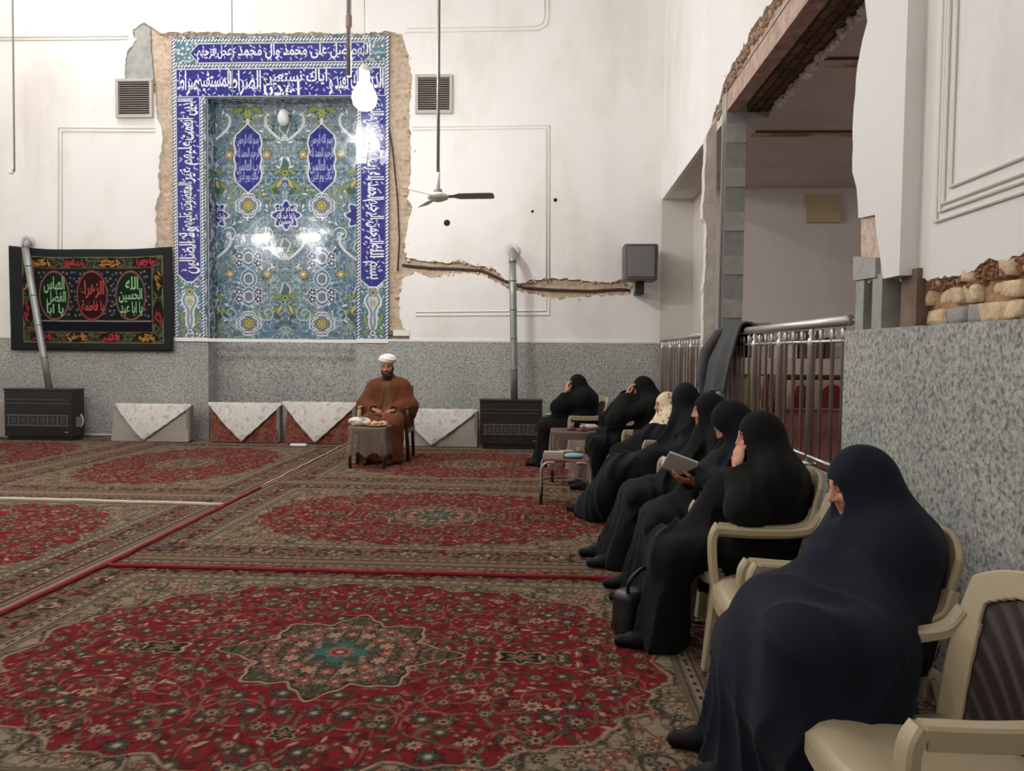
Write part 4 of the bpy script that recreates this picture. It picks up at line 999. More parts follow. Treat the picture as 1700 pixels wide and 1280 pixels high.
# ------------------------------------------------------------------ gas heaters with flue pipes
M_BLK = mat('black_enamel', C(30, 28, 28), 0.35, var=0.1); M_FLUE = mat('galvanised_flue', C(152, 156, 154), 0.42, metal=0.6, var=0.12, vscale=6)
def heater(xl, xr, yt, yb, Y, flue, label, flabel):
    a, b = PZ(xl, yb, 0.0), None
    a = PY(xl, yb, Y); b = PY(xr, yt, Y); w, h = b.x - a.x, b.z
    t = thing('gas_heater', label, 'gas heater', (a.x + w / 2, Y, 0), 0, 'black gas heaters')
    d = .30
    obj('body', BOX(-w / 2, 0, .07, w / 2, d, h - .02, .012), M_BLK, t)
    obj('top_plate', BOX(-w / 2 - .01, -.012, h - .03, w / 2 + .01, d, h, .006), mat('brown_black_enamel', C(44, 36, 34), 0.3), t)
    obj('plinth', BOX(-w / 2 + .04, .03, .012, w / 2 - .03, d, .075), M_BLK, t)
    bm = bmesh.new()
    for z in (h * .71, h * .78): box(bm, -w / 2 + .03, -.012, z, w / 2 - .03, .004, z + .016, .003)
    obj('trim_bars', bm, mat('dark_chrome', C(96, 92, 90), 0.25, metal=0.8), t)
    g = obj('burner_grate', BOX(-w / 2 + .05, -.006, h * .30, w / 2 - .06, .01, h * .50), mat('grate_dark', C(58, 56, 56), 0.5, metal=0.3), t)
    bm = bmesh.new(); n = 7
    for k in range(n):
        x = -w / 2 + .08 + k * (w - .16) / (n - 1); box(bm, x - .006, -.016, h * .31, x + .006, -.004, h * .49)
        if k < n - 1:
            xm = x + (w - .16) / (n - 1) / 2
            for zz in (.36, .40, .44): box(bm, xm - .03, -.014, h * zz - .004, xm + .03, -.004, h * zz + .004)
    box(bm, -w / 2 + .05, -.016, h * .295, w / 2 - .06, -.004, h * .31); box(bm, -w / 2 + .05, -.016, h * .49, w / 2 - .06, -.004, h * .505)
    obj('grate_bars', bm, mat('grate_steel', C(138, 136, 134), 0.35, metal=0.8), g)
    obj('badge', BOX(w / 2 - .13, -.006, h * .17, w / 2 - .07, .002, h * .19), mat('badge_silver', C(170, 168, 166), 0.4, metal=0.7), t)
    obj('control_flap', BOX(w / 2 - .002, .08, h * .27, w / 2 + .006, .22, h * .46), mat('flap_grey', C(120, 122, 122), 0.5), t)
    # flue
    base, bend, out = flue
    ft = thing('flue_pipe', flabel, 'flue pipe', base)
    B = Vector(base); v = Vector(bend) - B; o_ = Vector(out) - B
    obj('pipe', TUBE([(0, 0, 0), v * .25, v * .5, v * .75, v], .052, 16), M_FLUE, ft, True)
    el = [v, v + Vector((o_.x - v.x, 0, 0)) * .05 + Vector((0, .03, .06)), v.lerp(o_, .25) + Vector((0, .02, .09)), v.lerp(o_, .6) + Vector((0, 0, .03)), o_]
    obj('elbow', TUBE(el, .056, 16), M_FLUE, ft, True)
    for k in (.22, .45, .66, .87):
        c = v * k; obj('joint_ring', TUBE([c - v.normalized() * .008, c + v.normalized() * .008], .0555, 16), mat('flue_ring', C(120, 122, 122), 0.4, metal=0.7), ft)
    bm = bmesh.new(); tube(bm, [o_ - Vector((0, .03, 0)), o_ - Vector((0, .012, 0))], .105, 24); tube(bm, [o_ - Vector((0, .034, 0)), o_ - Vector((0, .02, 0))], .09, 24)
    obj('wall_collar', bm, mat('collar_white', C(214, 212, 206), 0.4), ft)
    return t, h, w
Yh = 11.18
hz = PY(850, 663, Yh).z
heater(796, 900, 664, 756, Yh, (PY(854, 664, Yh + .15) - Vector((0, 0, .0)), PY(851, 437, Yh + .2), PY(850, 416, YB - .03)), 'black gas heater to the right of the turbaned person, with two trim bars', 'straight vertical grey flue pipe rising from the right heater')
Yh = 11.25
heater(8, 120, 646, 736, Yh, (PY(82, 646, Yh + .15), PY(42, 412, Yh + .3), PY(47, 402, YB - .03)), 'black gas heater at the far left under the mourning banner', 'leaning grey flue pipe rising from the left heater past the banner')
p = PY(122, 698, 11.45)
bm = bmesh.new(); tube(bm, [p + Vector((.07 + .085 * math.cos(a), 0, .11 * math.sin(a))) for a in np.linspace(-PI, PI, 22)], .012, 8)
props(obj('gas_hose', bm, mat('white_hose', C(190, 188, 182), 0.5), smooth=True), 'white gas hose looped beside the left heater', 'hose')
props(obj('gas_pipe', TUBE([PY(905, 688, YB - .05), PY(1000, 690, YB - .05)], .016, 8), mat('pipe_white', C(200, 196, 188), 0.5), smooth=True), 'pale gas pipe low on the dado right of the right heater', 'pipe')
bm = bmesh.new(); tube(bm, [PY(140, 722, YB - .05), PY(185, 722, YB - .05)], .018, 8)
props(obj('gas_pipe', bm, mat('pipe_white', C(200, 196, 188), 0.5), smooth=True), 'short pale gas pipe at the foot of the dado between left heater and cushion', 'pipe')
p = PZ(494, 741, 0.012); props(obj('power_strip', BOX(p.x - .11, p.y - .02, .013, p.x + .13, p.y + .05, .05, .01), M_WHITE), 'small white power strip on the carpet before the cushions', 'power strip')

# ------------------------------------------------------------------ mourning banner
def banner():
    yb = YB - 0.05
    def bp(x, y): return PY(x, y, yb)
    bl, tr = bp(20, 581), bp(287, 409); w, h = tr.x - bl.x, tr.z - bl.z
    t = thing('mourning_banner', 'black cloth banner with green and red ovals of Arabic lettering', 'banner', (bl.x, yb, bl.z))
    N = 60; M = 36; U, V = np.meshgrid(np.linspace(0, 1, N), np.linspace(0, 1, M))
    sag = -.05 * h * np.sin(PI * U) ** 1.5 * V - .012 * h * V * np.sin(U * 9)
    Z = V * h + sag * .8; Yw = -.012 * np.sin(U * 14 + V * 2) * (.4 + V * .6) - .02
    def off(u, v): return (-.012 * math.sin(u * 14 + v * 2) * (.4 + v * .6) - .02), v * h + .8 * (-.05 * h * max(math.sin(PI * u), 0) ** 1.5 * v - .012 * h * v * math.sin(u * 9))
    m = mat('black_cloth', C(20, 22, 24), 0.9, var=0.15)
    P = np.stack([U * w, Yw, Z], -1)
    back = grid_mesh('cloth', P, N, M, m, t)
    md = back.modifiers.new('thickness', 'SOLIDIFY'); md.thickness = .004; md.offset = 0
    # printed field: coloured grid a hair in front of the cloth
    x0, x1, y0, y1 = 0.08, .945, .075, .925
    c = Canvas(0, 214, 0, 132, 0.7); X, Y = c.X, c.Y; col = c.col; rs = random.Random(5)      # photo-like units, y downwards
    GR, RD, OR, PK = lin3(60, 110, 56), lin3(150, 34, 40), lin3(160, 112, 48), lin3(156, 36, 54)
    col[:] = lin3(22, 24, 24)
    ed = np.minimum(np.minimum(X, 214 - X), np.minimum(Y, 132 - Y)); bd = (ed < 17)
    n = vnoise(X, Y, .35, 3); put(col, bd * soft(np.abs(n - .5) - .13, .1), lin3(70, 98, 60), .9); put(col, bd * soft(np.abs(vnoise(X, Y, .2, 9) - .5) - .05, .1), lin3(120, 66, 50), .8)
    put(col, soft(np.abs(ed - 1) - .7, .7), lin3(110, 110, 70)); put(col, soft(np.abs(ed - 17) - .6, .7), lin3(110, 90, 60))
    for k in range(4):
        for y in (9, 123):
            cx = 28 + k * 53; cc = [OR, PK][(k + (y > 50)) % 2]
            put(col, soft((np.hypot((X - cx) / 18, (Y - y) / 8) - 1) * 8, 1.2), lin3(24, 22, 22))
            for q in range(7): c.leaf(cx + rs.uniform(-14, 14), y + rs.uniform(-4, 4), 6, 1.3, rs.uniform(-.7, .9), (lin3(60, 30, 24), cc))
    for k, cy in enumerate((40, 86)):
        for sx in (8, 206):
            cc = [OR, PK][k]
            put(col, soft((np.hypot((X - sx) / 8, (Y - cy) / 19) - 1) * 8, 1.2), lin3(24, 22, 22))
            for q in range(7): c.leaf(sx + rs.uniform(-4, 4), cy + rs.uniform(-14, 14), 6, 1.3, rs.uniform(.7, 2.4), (lin3(60, 30, 24), cc))
    put(col, soft(np.maximum(np.abs(Y - 106) - 6, np.abs(X - 107) - 89), 1), lin3(16, 18, 20))
    put(col, soft(np.abs(Y - 98) - .8, .7) * (np.abs(X - 107) < 88), lin3(140, 140, 140))
    # flowers between the ovals
    for x, y in scatter(rs, 22, 192, 22, 96, 7):
        c.flower(x, y, 2.2, 5, (lin3(26, 28, 34), rs.choice((lin3(96, 110, 130), lin3(70, 80, 110), lin3(120, 124, 130))), lin3(60, 60, 80), lin3(140, 140, 150)))
    for cx, rim, fill in ((48, lin3(130, 84, 76), lin3(16, 34, 20)), (106, lin3(140, 66, 60), lin3(34, 16, 16)), (164, lin3(130, 84, 76), lin3(16, 34, 20))):
        d = (np.hypot((X - cx) / 22, (Y - 59) / 36) - 1) * 22
        put(col, soft(d - 1.8, 1), lin3(40, 30, 30)); put(col, soft(d - 1.2, 1), rim); put(col, soft(d + .4, 1), fill)
    nvv, nuu = X.shape; Uu = x0 + X / 214 * (x1 - x0); Vv = 1 - (y0 + Y / 132 * (y1 - y0))
    sg = .8 * (-.05 * h * np.sin(PI * Uu) ** 1.5 * Vv - .012 * h * Vv * np.sin(Uu * 9))
    pr = grid_mesh('printed_field', np.stack([Uu * w, -.012 * np.sin(Uu * 14 + Vv * 2) * (.4 + Vv * .6) - .0235, Vv * h + sg], -1)[:, ::-1], nuu, nvv, coloured('printed_cloth', 0.9, 0.1, 120, 0.2, 200, spec=.2), t, cols=col[:, ::-1])
    def text(name, items, m):
        for s, ax, ay, bx, by in items:
            acc = [[], [], []]
            ua, ub = x0 + ax / 214 * (x1 - x0), x0 + bx / 214 * (x1 - x0); va, vb = 1 - (y0 + by / 132 * (y1 - y0)), 1 - (y0 + ay / 132 * (y1 - y0))
            letter_into(acc, s, ua, va, ub - ua, vb - va, bold=.022)
            vs = []
            for u, v in acc[0]:
                oy, oz = off(u, v); vs.append((u * w, oy - .006, oz))
            obj(name, (vs, [], acc[1]), m, t)
    mg, mr_ = mat('green_print', C(136, 180, 128), 0.8), mat('red_print', C(172, 56, 54), 0.8)
    text('green_lettering', [('يا ابا', 36, 72, 62, 90), ('الفضل', 36, 52, 66, 74), ('العباس', 32, 30, 64, 56)], mg)
    text('red_lettering', [('يا فاطمة', 90, 66, 124, 86), ('الزهراء', 88, 36, 124, 64)], mr_)
    text('green_lettering', [('يا ابا عبد', 148, 68, 182, 90), ('الله', 156, 30, 176, 50), ('الحسين', 146, 48, 182, 70)], mg)
    mo = mat('orange_print', C(176, 122, 58), 0.8); mp_ = mat('pink_print', C(168, 44, 62), 0.8)
    text('orange_lettering', [('يا حسين', 15, 3, 42, 16), ('يا زينب', 121, 3, 147, 16), ('يا علي', 68, 117, 94, 130), ('يا رقيه', 175, 117, 200, 130)], mo)
    text('pink_lettering', [('يا عباس', 68, 3, 95, 16), ('يا زهرا', 174, 3, 200, 16), ('يا مهدي', 20, 117, 42, 130), ('يا اكبر', 121, 117, 147, 130)], mp_)
banner()

# ------------------------------------------------------------------ back cushions under lace cloths
def lace():
    m, nt, bs = nodes_of('white_lace'); tc = nt.nodes.new('ShaderNodeTexCoord')
    v = nt.nodes.new('ShaderNodeTexVoronoi'); v.inputs['Scale'].default_value = 26; v.feature = 'DISTANCE_TO_EDGE'
    n = nt.nodes.new('ShaderNodeTexNoise'); n.inputs['Scale'].default_value = 12; n.inputs['Detail'].default_value = 5
    nt.links.new(tc.outputs['Object'], v.inputs['Vector']); nt.links.new(tc.outputs['Object'], n.inputs['Vector'])
    r = ramp(nt, [(0.35, C(188, 184, 178)), (0.5, C(224, 220, 214)), (0.65, C(205, 201, 195))]); nt.links.new(n.outputs['Fac'], r.inputs[0])
    nt.links.new(r.outputs[0], bs.inputs['Base Color']); bs.inputs['Roughness'].default_value = 0.9
    b = nt.nodes.new('ShaderNodeBump'); b.inputs['Strength'].default_value = 0.6; b.inputs['Distance'].default_value = .01
    nt.links.new(v.outputs[0], b.inputs['Height']); nt.links.new(b.outputs[0], bs.inputs['Normal'])
    return m
M_LACE = lace()
def lattice_mat():
    m, nt, bs = nodes_of('lattice_weave'); tc = nt.nodes.new('ShaderNodeTexCoord'); sp = nt.nodes.new('ShaderNodeSeparateXYZ'); nt.links.new(tc.outputs['Object'], sp.inputs[0])
    def mth(op, a, b=None):
        k = nt.nodes.new('ShaderNodeMath'); k.operation = op
        for i, q in enumerate((a, b)):
            if q is None: continue
            if isinstance(q, (int, float)): k.inputs[i].default_value = q
            else: nt.links.new(q, k.inputs[i])
        return k.outputs[0]
    u = mth('MULTIPLY', sp.outputs[0], 52.0); v = mth('MULTIPLY', sp.outputs[2], 88.0)
    s = mth('MULTIPLY', mth('SINE', mth('ADD', u, v)), mth('SINE', mth('SUBTRACT', u, v)))
    r = ramp(nt, [(0.0, C(70, 50, 46)), (0.16, C(84, 60, 54)), (0.24, C(186, 178, 168)), (1.0, C(196, 188, 178))]); nt.links.new(mth('ABSOLUTE', s), r.inputs[0])
    nt.links.new(r.outputs[0], bs.inputs['Base Color']); bs.inputs['Roughness'].default_value = .95
    return m
M_LATT = lattice_mat()
def red_weave():
    m, nt, bs = nodes_of('red_patterned_weave'); tc = nt.nodes.new('ShaderNodeTexCoord')
    v = nt.nodes.new('ShaderNodeTexVoronoi'); v.inputs['Scale'].default_value = 22
    n = nt.nodes.new('ShaderNodeTexNoise'); n.inputs['Scale'].default_value = 16; n.inputs['Detail'].default_value = 3; n.inputs['Distortion'].default_value = 1.5
    nt.links.new(tc.outputs['Object'], v.inputs['Vector']); nt.links.new(tc.outputs['Object'], n.inputs['Vector'])
    r = ramp(nt, [(0.30, C(48, 34, 32)), (0.42, C(112, 46, 40)), (0.52, C(128, 62, 50)), (0.60, C(124, 100, 80)), (0.72, C(74, 46, 40))]); nt.links.new(n.outputs['Fac'], r.inputs[0])
    nt.links.new(r.outputs[0], bs.inputs['Base Color']); bs.inputs['Roughness'].default_value = .95
    return m
M_REDW = red_weave(); M_SIDE = mat('cushion_grey_side', C(128, 122, 116), 0.9)
def cushion(xl, xr, ybot, ytop, Y, m, label, clabel, tri, seed, ramp_=.0):
    a, b = PY(xl, ybot, Y), PY(xr, ytop, Y); w, h, d = b.x - a.x, b.z - .012, .17
    t = thing('back_cushion', label, 'cushion', (a.x + w / 2, Y, .012), 0, 'back cushions along the wall')
    bm = bmesh.new(); box(bm, -w / 2, 0, 0, w / 2, d, h, 0.0)
    bmesh.ops.subdivide_edges(bm, edges=bm.edges[:], cuts=5, use_grid_fill=True)
    for q in bm.verts:
        if q.co.y < .01: q.co.y -= .025 * max(0, 1 - (2 * q.co.x / w) ** 4) * math.sin(PI * q.co.z / h)
        q.co.y += .10 * (q.co.z / h) ** 1.0 * 1.0 if False else 0.06 * q.co.z / h
        if abs(q.co.x) > w / 2 - .01 : q.co.x += (.035 if q.co.x > 0 else -.035) * (1 - q.co.z / h)
    obj('body', bm, m, t, smooth=False)
    obj('side_gusset', BOX(w / 2 - .004, .02, .01, w / 2 + .05, d, h * .96, .01), M_SIDE, t)
    # cloth: strip over the top and a triangle hanging in front
    xl2, xr2, xm, yt = tri
    rr = random.Random(seed)
    ct = PY(xm, yt, Y); xa, xb = PY(xl2, ytop, Y).x - t.location.x, PY(xr2, ytop, Y).x - t.location.x; xt, zt = ct.x - t.location.x, max(ct.z - .012, 0.012)
    NU, NV = 44, 26; P = np.zeros((NV, NU, 3))
    for j in range(NV):
        for i in range(NU):
            s = i / (NU - 1); x = xa + (xb - xa) * s
            if j < 6:
                k = j / 5.0; P[j, i] = (x, .06 + d - (d + .035) * k, h + .006 + .008 * math.sin(x * 30) * (.3 + k))
            else:
                k = (j - 6) / (NV - 7.0)
                ks = (xt - xa) / (xb - xa); depth = (s / ks if s < ks else (1 - s) / (1 - ks)); depth = max(depth, 0.03) ** .92
                z = h - (h - zt) * depth * k + .006 * math.sin(s * 60) * (1 if k > .99 else 0)
                y = .06 * z / h - .032 - .025 * math.sin(PI * max(min(z / h, 1), 0)) * max(0, 1 - (2 * x / w) ** 4) - .006 - .01 * k * math.sin(s * 24 + seed) * depth
                P[j, i] = (x, y, z)
    c = grid_mesh('lace_cloth', P, NU, NV, M_LACE)
    md = c.modifiers.new('thickness', 'SOLIDIFY'); md.thickness = .004; md.offset = 1
    c.location = t.location
    props(c, clabel, 'cloth', 'white lace cloths on the cushions')
cushion(188, 308, 739, 673, 11.36, M_LATT, 'brown and cream lattice cushion left of the niche', 'white lace cloth on the lattice cushion left of the niche, pointed tip at its middle', (190, 316, 239, 735), 1)
cushion(352, 458, 739, 671, 11.42, M_REDW, 'red patterned cushion at the left end of the niche', 'white cloth draped on the red cushion at the left end of the niche', (344, 466, 402, 738), 2)
cushion(476, 584, 739, 670, 11.42, M_REDW, 'red patterned cushion just left of the turbaned person', 'white cloth draped on the red cushion just left of the turbaned person', (468, 592, 524, 741), 3)
cushion(660, 788, 748, 682, 11.30, M_LATT, 'brown and cream lattice cushion between the turbaned person and the right heater', 'white lace cloth with a long point between the turbaned person and the right heater', (657, 792, 717, 747), 4)
a = PY(3, 736, 11.5); w = .3
bm = BOX(-.32, 0, 0, .1, .15, .58, .02); props(obj('back_cushion', bm, M_LATT, loc=(a.x - .0, 11.52, .012)), 'lattice cushion at the left picture edge, behind the left heater', 'cushion', 'back cushions along the wall')

# ------------------------------------------------------------------ railing of the side room
def railing(name, y0, y1, bal, label):
    t = thing(name, label, 'railing', (XR + .03, (y0 + y1) / 2, HP), 0, 'stainless railings')
    ym = (y0 + y1) / 2
    obj('handrail', TUBE([(0, y0 - ym, 1.64 - HP), (0, y1 - ym, 1.64 - HP)], .032, 14), M_CHROME, t, True)
    obj('upper_bar', TUBE([(0, y0 - ym, 1.525 - HP), (0, y1 - ym, 1.525 - HP)], .011, 8), M_CHROME, t, True)
    obj('lower_bar', TUBE([(-.01, y0 - ym, .785 - HP), (-.01, y1 - ym, .785 - HP)], .013, 8), M_CHROME, t, True)
    for y, thick in bal:
        r = .026 if thick else .0125
        if thick:
            b = obj('post', LATHE([(r, .035), (r, .80), (r * 1.25, .82), (r, .84), (r * .6, .86), (r, .885), (r * .4, .91), (r * .4, .94)], (0, y - ym, 0), 12), M_CHROME, t)
        else:
            b = obj('baluster', LATHE([(r, .06), (r, .83), (r * 1.6, .84), (r * 1.3, .86), (r * 1.5, .88), (r * .9, .90), (.001, .905)], (0, y - ym, 0), 10), M_CHROME, t)
        if thick: obj('foot_flange', LATHE([(.05, .03), (.05, .045), (.03, .055)], (0, y - ym, 0), 14), M_CHROME, b)
Zs = [(4.5, 0), (4.67, 0), (4.86, 0), (5.04, 1), (5.22, 0), (5.40, 0), (5.58, 0), (5.72, 1), (5.92, 0), (6.09, 0), (6.26, 0), (6.42, 1), (6.6, 0), (6.78, 0), (6.9, 0), (7.05, 1), (7.25, 0), (7.44, 0)]
railing('railing', 4.42, 7.54, Zs, 'stainless steel railing with thick posts between the post and the right wall')
Zs = [(7.9 + .2 * k, 1 if k % 4 == 3 else 0) for k in range(20) if 7.9 + .2 * k < 11.75]
railing('railing', 7.78, 11.78, Zs, 'stainless steel railing between the back wall corner and the steel post')
# ------------------------------------------------------------------ things in the side room
def sr(x, y, Y): return PY(x, y, Y)
a, b = sr(1216, 622, 10.5), sr(1400, 596, 10.5)
t = thing('low_bookcase', 'low cream bookcase behind the railing in the side room', 'bookcase', (a.x, 10.5, HP))
w = 3.2; hh = b.z - HP
obj('carcass', BOX(0, 0, hh - .22, w, .4, hh), mat('cream_board', C(196, 184, 168), 0.6), t); obj('shelf_edge', BOX(0, -.012, hh - .24, w, .4, hh - .215), mat('dark_wood', C(70, 50, 40), 0.5), t)
obj('side_panel', BOX(0, .02, 0, .04, .4, hh - .22), mat('cream_board', C(196, 184, 168), 0.6), t); obj('side_panel', BOX(w - .04, .02, 0, w, .4, hh - .22), mat('cream_board'), t); obj('back_panel', BOX(0.04, .36, 0, w - .04, .4, hh - .22), mat('cream_board'), t)
zt = HP + hh
def topbox(name, x0, x1, y0, Y, d, m, label, cat, z0=None):
    p, q = sr(x0, y0, Y), sr(x1, y0, Y); zb = zt if z0 is None else z0
    return props(obj(name, BOX(p.x, Y, zb, q.x, Y + d, p.z, .004), m), label, cat)
topbox('wooden_box', 1328, 1366, 549, 10.58, .25, mat('brown_wood', C(98, 66, 48), 0.55, var=.2), 'brown wooden box on the low bookcase behind the railing', 'box')
topbox('wooden_box', 1370, 1386, 560, 10.6, .22, mat('dark_brown_wood', C(76, 56, 46), 0.55), 'narrow dark box beside the brown box on the bookcase', 'box')
topbox('paper_stack', 1284, 1302, 574, 10.58, .22, mat('paper', C(206, 202, 194), 0.8), 'left stack of white papers on the low bookcase', 'papers')
topbox('paper_stack', 1306, 1324, 572, 10.58, .22, mat('paper'), 'right stack of white papers on the low bookcase, next to the brown box', 'papers')
topbox('paper_stack', 1248, 1278, 568, 10.6, .2, mat('paper_beige', C(186, 172, 152), 0.8), 'beige bundle at the left end of the low bookcase', 'papers')
# red arch cushions leaning on the bookcase
mr2 = mat('maroon_velvet', C(112, 24, 34), 0.9, sheen=.3, var=.15); mbe = mat('beige_weave', C(170, 146, 122), 0.95, var=.1, vscale=30)
def arch_cushion(x0, x1, y0, y1, Y, label):
    p, q = sr(x0, y1, Y), sr(x1, y0, Y); w = q.x - p.x; h = q.z - HP
    t = thing('arch_cushion', label, 'cushion', ((p.x + q.x) / 2, Y, HP), 0, 'arched red cushions')
    obj('body', BOX(-w / 2, 0, 0, w / 2, .14, h, .02), mbe, t)
    bm = bmesh.new(); pts = [(-w * .34, h * .1)] + [(-w * .34 * math.cos(a), h * .45 + h * .42 * math.sin(a)) for a in np.linspace(0, PI, 14)] + [(w * .34, h * .1)]
    prism(bm, pts, .012, 1, -.011); obj('arch_panel', bm, mr2, t)
    bm = bmesh.new(); prism(bm, [(-w * .46, 0.02), (-w * .1, .02), (-w * .46, h * .3)], .008, 1, -.007); prism(bm, [(w * .46, 0.02), (w * .1, .02), (w * .46, h * .3)], .008, 1, -.007); obj('corner_panel', bm, mbe, t)
arch_cushion(1310, 1350, 632, 682, 10.2, 'beige cushion with a maroon arch, left of the last railing posts')
arch_cushion(1352, 1412, 632, 682, 10.2, 'wider beige cushion with a maroon arch at the right end of the railing view')
arch_cushion(1262, 1276, 625, 690, 10.0, 'narrow maroon patterned cushion standing beside the green bundle')
p, q = sr(1278, 700, 9.9), sr(1294, 622, 9.9)
props(obj('rolled_rug', LATHE([(.001, 0), (.075, .0), (.075, q.z - HP), (.001, q.z - HP)], (p.x + .06, 9.9, HP), 16), M_REDW), 'rolled red patterned rug standing behind the railing', 'rug')
p = sr(1247, 690, 9.6); bm = bmesh.new(); bmesh.ops.create_icosphere(bm, subdivisions=3, radius=.2)
for v_ in bm.verts: v_.co = Vector((v_.co.x * .6, v_.co.y * .6, v_.co.z * 1.25)) * (1 + .15 * mnoise.noise(v_.co * 9)) + Vector((p.x, 9.6, HP + .26))
props(obj('green_bundle', bm, mat('olive_cloth', C(104, 104, 48), 0.95), smooth=True), 'olive green cloth bundle on the floor behind the railing', 'bundle')
p, q = sr(1336, 370, 10.99), sr(1397, 323, 10.99)
props(obj('cardboard_panel', BOX(p.x, 10.955, p.z, q.x, 10.997, min(q.z, HOPEN - .03), .004), mat('beige_card', C(188, 172, 138), 0.8, var=.1)), 'beige rectangular cover panel high on the side room wall', 'panel')
p, q = sr(1238, 552, 10.99), sr(1280, 536, 10.99)
props(obj('notice_board', BOX(p.x, 10.97, p.z, q.x, 10.998, q.z, .004), mat('grey_board', C(150, 144, 138), 0.7)), 'small grey board on the side room wall above the handrail', 'board')

# ------------------------------------------------------------------ jacket over the handrail
def jacket():
    p = PX(1200, 548, XR + .03); yc = 7.12
    t = thing('grey_jacket', 'grey jacket hung over the handrail next to the steel post', 'jacket', (XR + .03, yc, 1.66))
    NU, NV = 30, 40; P = np.zeros((NV, NU, 3))
    for j in range(NV):
        s = j / (NV - 1) * .92 - .30            # along the cloth: -.3 .. 0 behind the rail, then down in front
        for i in range(NU):
            u = i / (NU - 1) - .5
            if s < -.05: x, z = .055 + .03 * (-.05 - s), (s + .05) * 1.0
            elif s < .05:
                a = (s + .05) / .1 * PI; x, z = .055 * math.cos(a), .055 * math.sin(a) 
            else: x, z = -.055 - .10 * min(1, (s - .05) * 1.4), -(s - .05)
            wd = .92 * (1 - .25 * s)
            fold = .035 * math.sin(u * 24 + 2 * s) * (.4 + abs(s))
            P[j, i] = (x - fold * (1 if s > 0 else -.3) - (.10 * min(1, max(s, 0) * 3)) * math.cos(u * 3), u * wd + .05 * s, z - .03 * math.cos(u * 9) * max(s, 0))
    c = grid_mesh('body', P, NU, NV, mat('grey_wool', C(80, 82, 83), 0.9, var=.1, bump=.2, bscale=200), t)
    md = c.modifiers.new('thickness', 'SOLIDIFY'); md.thickness = .02; md.offset = 0
    bm = bmesh.new(); tube(bm, [(-.02, .06, -.01), (-.12, .10, -.03), (-.24, .10, -.2), (-.28, .08, -.42), (-.24, .06, -.66)], [.03, .05, .055, .05, .042], 12); obj('sleeve', bm, mat('grey_wool'), t, True)
    bm = bmesh.new(); tube(bm, [(.05, -.20, .03), (.12, -.27, -.01), (.15, -.3, -.10), (.14, -.31, -.14)], [.045, .05, .04, .03], 10); obj('hood', bm, mat('dark_lining', C(22, 22, 24), .9), t, True)
jacket()

# ------------------------------------------------------------------ plastic armchairs
M_PLA = mat('beige_plastic', C(176, 162, 134), 0.34, spec=.5); M_INS = mat('brown_plastic_weave', C(52, 42, 40), 0.38)
def smooth_path(pts, n=6):
    P = [Vector(p) for p in pts]; out = []
    for i in range(len(P) - 1):
        p0, p1, p2, p3 = P[max(i - 1, 0)], P[i], P[i + 1], P[min(i + 2, len(P) - 1)]
        for k in range(n):
            t = k / n; out.append(.5 * ((2 * p1) + (p2 - p0) * t + (2 * p0 - 5 * p1 + 4 * p2 - p3) * t * t + (3 * p1 - p0 - 3 * p2 + p3) * t ** 3))
    out.append(P[-1]); return out
def ribbon(bm, path, wv, tv, side):
    """rectangular section swept along path, width along `side`-ish vector, slight crown"""
    n = len(path); rings = []
    for i, p in enumerate(path):
        t = (path[min(i + 1, n - 1)] - path[max(i - 1, 0)]).normalized(); s = Vector(side); s = (s - t * s.dot(t)).normalized(); nn = t.cross(s)
        w = wv[i] if isinstance(wv, list) else wv; th = tv[i] if isinstance(tv, list) else tv; c = .22
        prof = [(-w / 2, -th / 2), (w / 2, -th / 2), (w / 2, th / 2 * .5), (w / 2 - c * th, th / 2), (-w / 2 + c * th, th / 2), (-w / 2, th / 2 * .5)]
        rings.append([bm.verts.new(p + s * a + nn * b) for a, b in prof])
    k = 6
    for i in range(n - 1):
        for j in range(k): bm.faces.new((rings[i][j], rings[i][(j + 1) % k], rings[i + 1][(j + 1) % k], rings[i + 1][j]))
    bm.faces.new(list(reversed(rings[0]))); bm.faces.new(rings[-1])
HB = .87
def back_pt(u, v, off=0.0):
    vv = v; v = max(v, 0.0)
    w = .225 + .015 * math.sin(PI * min(v, 1) * .9)
    x = -.20 - .085 * v ** 1.2 + .07 * u * u * (1 - .25 * v) ; z = .40 + (HB - .40) * vv - .055 * abs(u) ** 3 * v ** 2
    return Vector((x + off, u * w, z))
